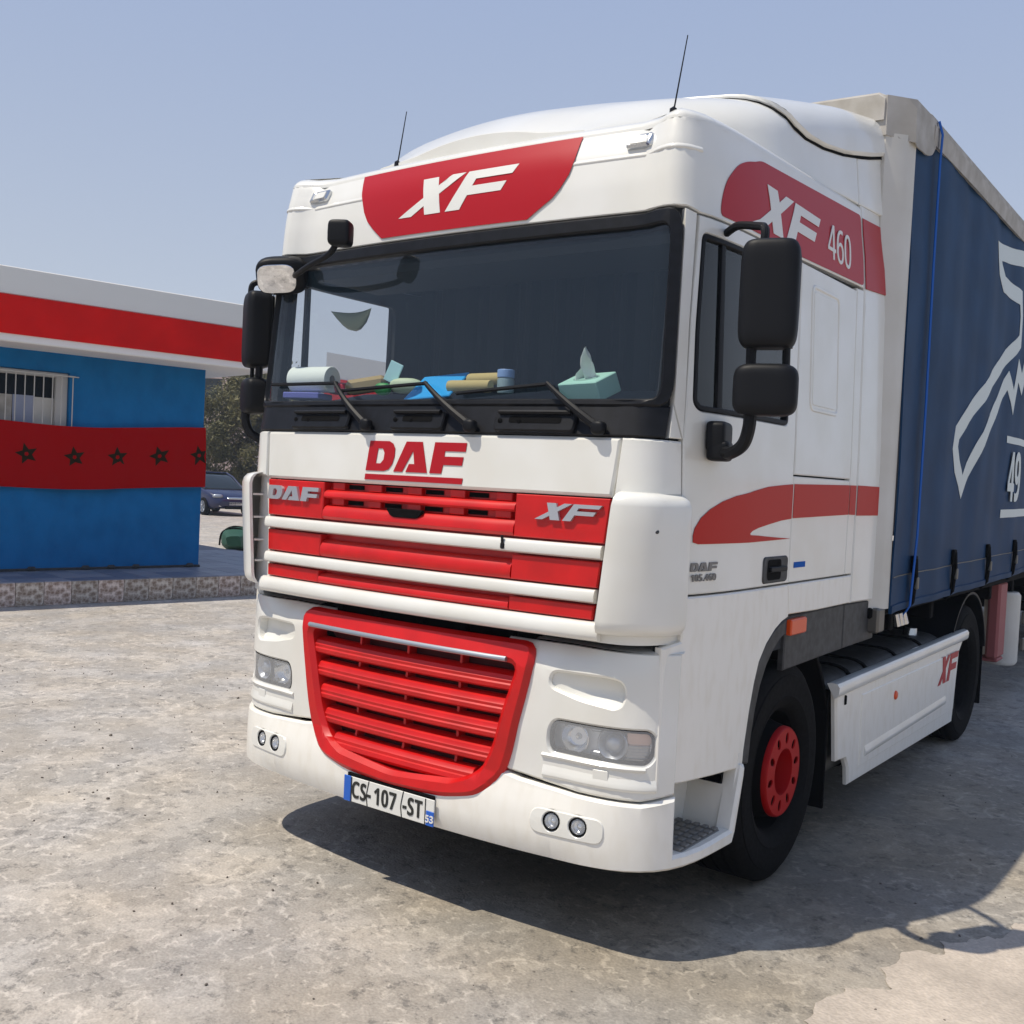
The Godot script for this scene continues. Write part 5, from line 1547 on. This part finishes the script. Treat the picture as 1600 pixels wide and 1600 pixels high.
func tree(at: Vector3, h: float, r: float, sd: int, label: String) -> void:
	var T := thing("tree", label, "tree", at, 0.0, "trees behind the parked car")
	var rng := RandomNumberGenerator.new()
	rng.seed = sd
	var mb := MB.new()
	tube(mb, curve([Vector3(0, -0.1, 0), Vector3(0.08, h * 0.2, 0.05), Vector3(-0.05, h * 0.4, 0.1), Vector3(0.1, h * 0.7, 0)]), 0.2, 0.06)
	var bark := mk("bark", Color(0.26, 0.21, 0.16), 0.9)
	var tips := []
	for k in 12:
		var a := rng.randf() * TAU
		var y0 := h * rng.randf_range(0.12, 0.6)
		var e := Vector3(cos(a) * r * rng.randf_range(0.5, 0.9), y0 + h * rng.randf_range(0.1, 0.36), sin(a) * r * rng.randf_range(0.5, 0.9))
		tube(mb, curve([Vector3(0.03, y0, 0.03), Vector3(e.x * 0.45, lerpf(y0, e.y, 0.6), e.z * 0.45), e], 4), 0.08, 0.02, 6)
		tips.append(e)
	part("trunk", mb, bark, T)
	var leaf := MB.new()
	leaf.poly([Vector3(-0.5, 0, 0), Vector3(0, -0.16, 0.06), Vector3(0.5, 0, 0), Vector3(0, 0.16, 0.06)])
	var mm := MultiMesh.new()
	mm.transform_format = MultiMesh.TRANSFORM_3D
	mm.use_colors = true
	mm.mesh = leaf.build()
	var cl := []
	for k in 150:
		var a := rng.randf() * TAU
		var y := rng.randf()
		var rr := r * sqrt(rng.randf()) * (0.75 + 0.35 * sin(y * PI)) * (1.0 if y < 0.75 else 0.75)
		cl.append([Vector3(cos(a) * rr, h * (0.05 + 0.93 * y), sin(a) * rr), rng.randf_range(0.35, 0.75), rng.randf()])
	var n := 60000
	mm.instance_count = n
	for k in n:
		var c = cl[rng.randi() % cl.size()]
		var d: Vector3 = Vector3(rng.randfn(), rng.randfn(), rng.randfn()) * 0.50 * c[1]
		var b := Basis.from_euler(Vector3(rng.randf() * TAU, rng.randf() * TAU, rng.randf() * TAU)).scaled(Vector3.ONE * rng.randf_range(0.14, 0.27))
		mm.set_instance_transform(k, Transform3D(b, c[0] + d))
		var g: float = c[2] * 0.6 + rng.randf() * 0.4
		mm.set_instance_color(k, Color(0.055, 0.062, 0.018).lerp(Color(0.19, 0.165, 0.055), g))
	var o := MultiMeshInstance3D.new()
	o.multimesh = mm
	var lm := mk("leaf", Color(1, 1, 1), 0.6)
	lm.vertex_color_use_as_albedo = true
	lm.backlight_enabled = true
	lm.backlight = Color(0.12, 0.12, 0.03)
	o.material_override = lm
	put(o, "crown", T)
	o.set_meta("kind", "stuff")

func canopy_slab(mb: MB, y0: float, y1: float, out: float) -> void:
	var r0 := []; var r1 := []
	for a in inset(ccw(P([0, 0, 0, -15, -10, -15, -9, -9.2])), -out):
		r0.append(Vector3(a.x, y0, a.y)); r1.append(Vector3(a.x, y1, a.y))
	loft(mb, [r0, r1])

func background() -> void:
	car()
	tree(Vector3(-37.0, 0, -30.5), 6.4, 3.3, 4, "olive green tree with yellowish tips, middle one behind the blue car")
	tree(Vector3(-33.5, 0, -33.5), 5.6, 3.0, 8, "lower olive green tree, rightmost of three behind the blue car")
	tree(Vector3(-40.5, 0, -24.5), 6.0, 3.0, 9, "dusty green bushy tree nearest the kiosk, behind the blue car")
	# bags
	var mb := MB.new()
	var rings := []
	for i in 15:
		var t := i / 14.0
		var ring := []
		var sx := 0.30 * pow(sin(PI * clampf(t, 0.03, 0.97)), 0.3)
		for k in 20:
			var a := TAU * k / 20
			ring.append(Vector3((t - 0.5) * 1.75, 0.23 + 0.22 * signf(sin(a)) * pow(absf(sin(a)), 0.6) * (sx / 0.3) * (1.0 + 0.10 * sin(t * 17.0 + k * 0.4)) , sx * signf(cos(a)) * pow(absf(cos(a)), 0.6) + 0.02 * sin(t * 25.0 + a * 3.0)))
		rings.append(ring)
	loft(mb, rings)
	var bag := thing("cloth_bag", "big dark green holdall lying on the ground past the kiosk's pavement", "bag", Vector3(-14.86, 0, -11.15), -0.75)
	part("bag_body", mb, mk("bag_green", Color(0.06, 0.27, 0.20), 0.7), bag)
	for x in [-0.3, 0.32]:
		mb = MB.new()
		tube(mb, curve([Vector3(x, 0.1, 0.33), Vector3(x, 0.36, 0.29), Vector3(x + 0.05, 0.47, 0.1), Vector3(x, 0.45, -0.15)]), 0.02)
		part("bag_strap", mb, M.void, bag)
	mb = MB.new()
	sbox(mb, Transform3D(Basis.IDENTITY, Vector3(0, 0.34, 0)), Vector3(0.7, 0.68, 0.5), 0.8, 0.7, 18, 10)
	tag(part("sack", mb, mk("sack", Color(0.62, 0.58, 0.36), 0.8), self), "yellowish sack standing behind the dark green holdall", "sack").position = Vector3(-15.0, 0, -11.9)
	# buildings far behind
	var H := thing("house", "pale pinkish flat-roofed house rising behind the trees", "building", Vector3(-54.5, 0, -38.5))
	H.rotation.y = 0.7
	mb = MB.new()
	patch(mb, flat(Vector3(0, 0, 5), Vector3.RIGHT, Vector3.UP), rect(-5, 0, 5, 9), [rect(-3.5, 5, -2, 7), rect(2, 5, 3.5, 7)], 0.0, 0.25, 0.02, Vector2(6, 5))
	rbox(mb, Vector3(0, 4.5, -0.1), Vector3(9.9, 8.9, 9.6), 0.05)
	part("wall", mb, mk("pink_wall", Color(0.78, 0.69, 0.66), 0.8), H)
	for x in [-2.75, 2.75]:
		mb = MB.new()
		rbox(mb, Vector3(x, 6, 4.80), Vector3(1.5, 2, 0.06), 0.01)
		part("window", mb, M.dark_pane, H)
	mb = MB.new()
	rbox(mb, Vector3(0, 9.15, 0), Vector3(10.4, 0.3, 10.6), 0.05)
	part("roof", mb, M.post_white, H)
	var S := thing("forecourt_canopy", "low grey and red flat canopy on posts seen through the cab windows", "canopy", Vector3(-20, 0, -18.4))
	mb = MB.new()
	canopy_slab(mb, 4.575, 5.33, 0.0)
	part("parapet", mb, M.parapet, S)
	mb = MB.new()
	canopy_slab(mb, 3.7, 4.57, 0.05)
	part("fascia", mb, M.fascia_red, S)
	for x in [-1.2, -6.0]:
		for z in [-8, -13]:
			mb = MB.new()
			rbox(mb, Vector3(x, 1.9, z), Vector3(0.35, 3.8, 0.35), 0.03)
			part("post", mb, M.soffit, S)
	var Wl := thing("boundary_wall", "long pale plastered boundary wall at the far side of the yard", "wall", Vector3(-10, 0, -62))
	mb = MB.new()
	rbox(mb, Vector3(0, 1.2, 0), Vector3(120, 2.4, 0.3), 0.03)
	rbox(mb, Vector3(0, 2.45, 0), Vector3(120, 0.12, 0.4), 0.03)
	part("masonry", mb, M.pink_wall, Wl)

# ---------- ground ----------
func noise_bytes(sd: int, freq: float, size: int, kind := FastNoiseLite.TYPE_SIMPLEX_SMOOTH, oct := 5, ridged := false, gain := 0.5) -> PackedByteArray:
	var n := FastNoiseLite.new()
	n.seed = sd
	n.frequency = freq
	n.noise_type = kind
	n.fractal_octaves = oct
	n.fractal_gain = gain
	if ridged: n.fractal_type = FastNoiseLite.FRACTAL_RIDGED
	if kind == FastNoiseLite.TYPE_CELLULAR: n.cellular_return_type = FastNoiseLite.RETURN_DISTANCE2_SUB
	var im := n.get_seamless_image(size, size, false, false, 0.12)
	im.convert(Image.FORMAT_L8)
	return im.get_data()

func ground_material(dirt: bool) -> StandardMaterial3D:
	var S := 2048 if not dirt else 512
	var big := noise_bytes(21, 0.0035, S)
	var rag := noise_bytes(22, 0.005, S, FastNoiseLite.TYPE_SIMPLEX_SMOOTH, 9, false, 0.72)
	var rag2 := noise_bytes(23, 0.022, S, FastNoiseLite.TYPE_SIMPLEX_SMOOTH, 7, false, 0.76)
	var mid := noise_bytes(27, 0.06, S, FastNoiseLite.TYPE_SIMPLEX_SMOOTH, 5, false, 0.7)
	var fine := noise_bytes(24, 0.22, S, FastNoiseLite.TYPE_SIMPLEX_SMOOTH, 3)
	var crack := noise_bytes(25, 0.004, S, FastNoiseLite.TYPE_SIMPLEX_SMOOTH, 6, true, 0.6)
	var web := noise_bytes(28, 0.016, S, FastNoiseLite.TYPE_SIMPLEX_SMOOTH, 6, true, 0.62)
	var tint := noise_bytes(26, 0.004, S, FastNoiseLite.TYPE_SIMPLEX_SMOOTH, 5)
	var rgb := PackedByteArray(); rgb.resize(S * S * 3)
	var hgt := PackedByteArray(); hgt.resize(S * S)
	for k in S * S:
		var b := big[k] / 255.0 - 0.5
		var m := rag[k] / 255.0 - 0.5
		var f := rag2[k] / 255.0 - 0.5
		var x := (fine[k] * 0.55 + mid[k] * 0.45) / 255.0 - 0.5
		var t := tint[k] / 255.0 - 0.5
		var v: float; var h: float
		var r: float; var g: float; var bl: float
		if dirt:
			v = 0.665 + b * 0.08 + m * 0.12 + x * 0.16
			h = 0.5 + x * 0.5 + f * 0.2
			r = v * 1.035; g = v * 0.97; bl = v * 0.895
		else:
			v = 0.650 + b * 0.04 + f * 0.08 + x * 0.19
			h = 0.45 + x * 0.35 + f * 0.25
			var fl := clampf((m + 0.03) * 11.0, 0.0, 1.0)                                # pale cement skin that has flaked off in places
			fl = fl * fl * (3.0 - 2.0 * fl)
			v += (fl - 0.5) * 0.06
			h += fl * 0.16
			var wb := clampf((web[k] / 255.0 - 0.70 + b * 0.22 + f * 0.25) * 7.0, 0.0, 1.0)    # web of pale crust
			v = lerpf(v, 0.80 + x * 0.12, wb * 0.62)
			h += wb * 0.15
			var pit := clampf((-0.15 - f + b * 0.15) * 8.0, 0.0, 1.0)                   # worn, darker hollows
			v -= pit * 0.10
			h -= pit * 0.15
			var c := clampf((crack[k] / 255.0 - 0.93) * 22.0, 0.0, 1.0)
			v -= c * 0.07
			h -= c * 0.22
			if x < -0.27 and f < 0.02: v *= 0.72
			var w := t * 0.05 + 0.004 - (pit * 0.008)
			r = v * (1.012 + w); g = v * (0.978 + w * 0.3); bl = v * (0.932 - w * 0.8)
		rgb[k * 3] = clampi(int(r * 255.0), 0, 255)
		rgb[k * 3 + 1] = clampi(int(g * 255.0), 0, 255)
		rgb[k * 3 + 2] = clampi(int(bl * 255.0), 0, 255)
		hgt[k] = clampi(int(h * 255.0), 0, 255)
	var im := Image.create_from_data(S, S, false, Image.FORMAT_RGB8, rgb)
	im.generate_mipmaps()
	var hi := Image.create_from_data(S, S, false, Image.FORMAT_L8, hgt)
	hi.convert(Image.FORMAT_RGBA8)
	hi.bump_map_to_normal_map(3.0 if not dirt else 4.0)
	hi.generate_mipmaps()
	var mt := StandardMaterial3D.new()
	mt.albedo_texture = ImageTexture.create_from_image(im)
	mt.normal_enabled = true
	mt.normal_texture = ImageTexture.create_from_image(hi)
	mt.normal_scale = 0.6
	mt.roughness = 0.88
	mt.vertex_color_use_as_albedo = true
	return mt

func ground() -> void:
	var gm := ground_material(false)
	var n := FastNoiseLite.new()
	n.seed = 77; n.frequency = 0.22; n.fractal_octaves = 4
	# finer grid round the lorry, coarse to the horizon
	var xs := []
	for v in [-900, -400, -200, -120, -80, -60, -48, -40, -34, -29, -25, -22, -19, -17, -15]: xs.append(float(v))
	for k in 68: xs.append(-14.0 + k * 0.35)
	for v in [10.5, 12, 15, 20, 30, 60, 150, 400, 900]: xs.append(float(v))
	var st := SurfaceTool.new()
	st.begin(Mesh.PRIMITIVE_TRIANGLES)
	for j in xs.size():
		for i in xs.size():
			var p := Vector3(xs[i], 0, xs[j])
			var a := n.get_noise_2d(p.x, p.z)
			var b := n.get_noise_2d(p.x * 0.3 + 90, p.z * 0.3)
			var v := clampf(0.97 + a * 0.10 + b * 0.12, 0.75, 1.0)
			# oil and tyre dirt where lorries stand, plus the lorry's shadow deepened by colour
			var oil_shade := exp(-(pow((p.x - 1.2) / 1.35, 2) + pow((p.z + 2.4) / 2.3, 2))) + 0.6 * exp(-(pow(p.x / 1.3, 2) + pow((p.z + 0.9) / 0.9, 2)))
			oil_shade = clampf(oil_shade * (0.85 + 0.9 * a), 0.0, 1.0)
			v *= 1.0 - 0.52 * oil_shade
			st.set_color(Color(v, v * (1.0 - 0.01 * b - 0.06 * oil_shade), v * (1.0 - 0.03 * b - 0.20 * oil_shade)))
			st.set_uv(Vector2(p.x * 0.94 + p.z * 0.34, p.z * 0.94 - p.x * 0.34) / 7.5)
			st.set_normal(Vector3.UP)
			st.add_vertex(p)
	var w := xs.size()
	for j in w - 1:
		for i in w - 1:
			var a := j * w + i
			for q in [a, a + 1, a + w, a + 1, a + w + 1, a + w]: st.add_index(q)
	st.generate_tangents()
	var o := MeshInstance3D.new()
	o.mesh = st.commit()
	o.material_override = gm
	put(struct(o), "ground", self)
	# sand at the edge of the concrete, thin ragged sheet
	var sm := ground_material(true)
	var edge := P([1.62, 0.75, 1.72, 0.2, 1.74, -0.17, 1.77, -0.42, 1.85, -0.62, 1.834, -0.80, 1.90, -0.97, 2.06, -1.20, 2.12, -1.42, 2.22, -1.70, 2.35, -2.0, 2.60, -2.5, 3.2, -3.3, 4.2, -4.2, 9, -6, 9, 6, 1.3, 6, 1.45, 3, 1.55, 1.6])
	var rag := PackedVector2Array()
	var rn := FastNoiseLite.new()
	rn.seed = 5; rn.frequency = 2.0; rn.fractal_octaves = 5; rn.fractal_gain = 0.55
	for i in edge.size():
		var a := edge[i]; var b := edge[(i + 1) % edge.size()]
		var m := maxi(1, int((b - a).length() / 0.02)) if (b.x < 4.0 and a.x < 4.0) else 1
		for k in m:
			var q := a.lerp(b, float(k) / m)
			if m > 1: q += Vector2(rn.get_noise_2d(q.x, q.y), rn.get_noise_2d(q.x + 40, q.y)) * 0.15
			rag.append(q)
	st = SurfaceTool.new()
	st.begin(Mesh.PRIMITIVE_TRIANGLES)
	var base := 0
	for pc in Geometry2D.offset_polygon(rag, 0.0015):
		if area(pc) * area(rag) < 0: continue
		for q in pc:
			st.set_color(Color.WHITE)
			st.set_uv(q / 2.2)
			st.set_normal(Vector3.UP)
			st.add_vertex(Vector3(q.x, 0.004, q.y))
		for k in Geometry2D.triangulate_polygon(pc): st.add_index(base + k)
		base += pc.size()
	st.generate_tangents()
	o = MeshInstance3D.new()
	o.mesh = st.commit()
	o.material_override = sm
	put(struct(o), "sand", self)
	# small loose stones
	var rng := RandomNumberGenerator.new()
	rng.seed = 3
	var mb := MB.new()
	for k in 520:
		var z := rng.randf_range(-5.0, 2.2)
		var x := rng.randf_range(-6.0, 2.6)
		if x > -1.3 and x < 1.35 and z < 0.1: continue
		var s := rng.randf_range(0.003, 0.008) * (1.8 if rng.randf() < 0.06 else 1.0)
		sbox(mb, Transform3D(Basis.from_euler(Vector3(rng.randf(), rng.randf() * 6.0, rng.randf())), Vector3(x, s * 0.4, z)), Vector3(s * 2, s * 1.1, s * 1.5), 0.8, 0.8, 6, 4)
	var pb := part("gravel", mb, mk("stone", Color(0.40, 0.37, 0.34), 0.9), self)
	tag(pb, "small loose stones scattered over the concrete in front of the lorry", "gravel")
	pb.set_meta("kind", "stuff")

func _ready() -> void:
	var cam := Camera3D.new()
	cam.name = "camera"
	add_child(cam)
	cam.position = Vector3(2.9314, 1.8231, 3.2498)
	cam.rotation = Vector3(-0.03315, 0.62941, 0.04836)
	cam.fov = 53.02
	cam.far = 2000.0
	cam.near = 0.05
	cam.current = true
	var sky := ProceduralSkyMaterial.new()
	sky.sky_top_color = Color(0.53, 0.605, 0.755)
	sky.sky_horizon_color = Color(0.745, 0.775, 0.80)
	sky.sky_curve = 0.22
	sky.ground_bottom_color = Color(0.45, 0.43, 0.41)
	sky.ground_horizon_color = Color(0.70, 0.73, 0.77)
	sky.sun_angle_max = 4.0
	sky.energy_multiplier = 1.0
	var env := Environment.new()
	env.background_mode = Environment.BG_SKY
	env.sky = Sky.new()
	env.sky.sky_material = sky
	env.tonemap_mode = Environment.TONE_MAPPER_LINEAR
	env.tonemap_exposure = 1.19
	env.ambient_light_source = Environment.AMBIENT_SOURCE_SKY
	env.sdfgi_enabled = true
	env.ssao_enabled = true
	env.ssil_enabled = true
	env.fog_enabled = true
	env.fog_density = 0.0012
	env.fog_light_color = Color(0.74, 0.79, 0.85)
	var we := WorldEnvironment.new()
	we.name = "environment"
	we.environment = env
	add_child(we)
	var sun := DirectionalLight3D.new()
	sun.name = "sun"
	sun.light_energy = 1.16
	sun.light_color = Color(1.0, 0.962, 0.895)
	sun.light_angular_distance = 0.5
	sun.shadow_enabled = true
	add_child(sun)
	sun.look_at_from_position(Vector3.ZERO, Vector3(0.27, -1.0, -0.435))
	materials()
	ground()
	kiosk()
	trailer()
	lorry()
	dash_things()
	background()
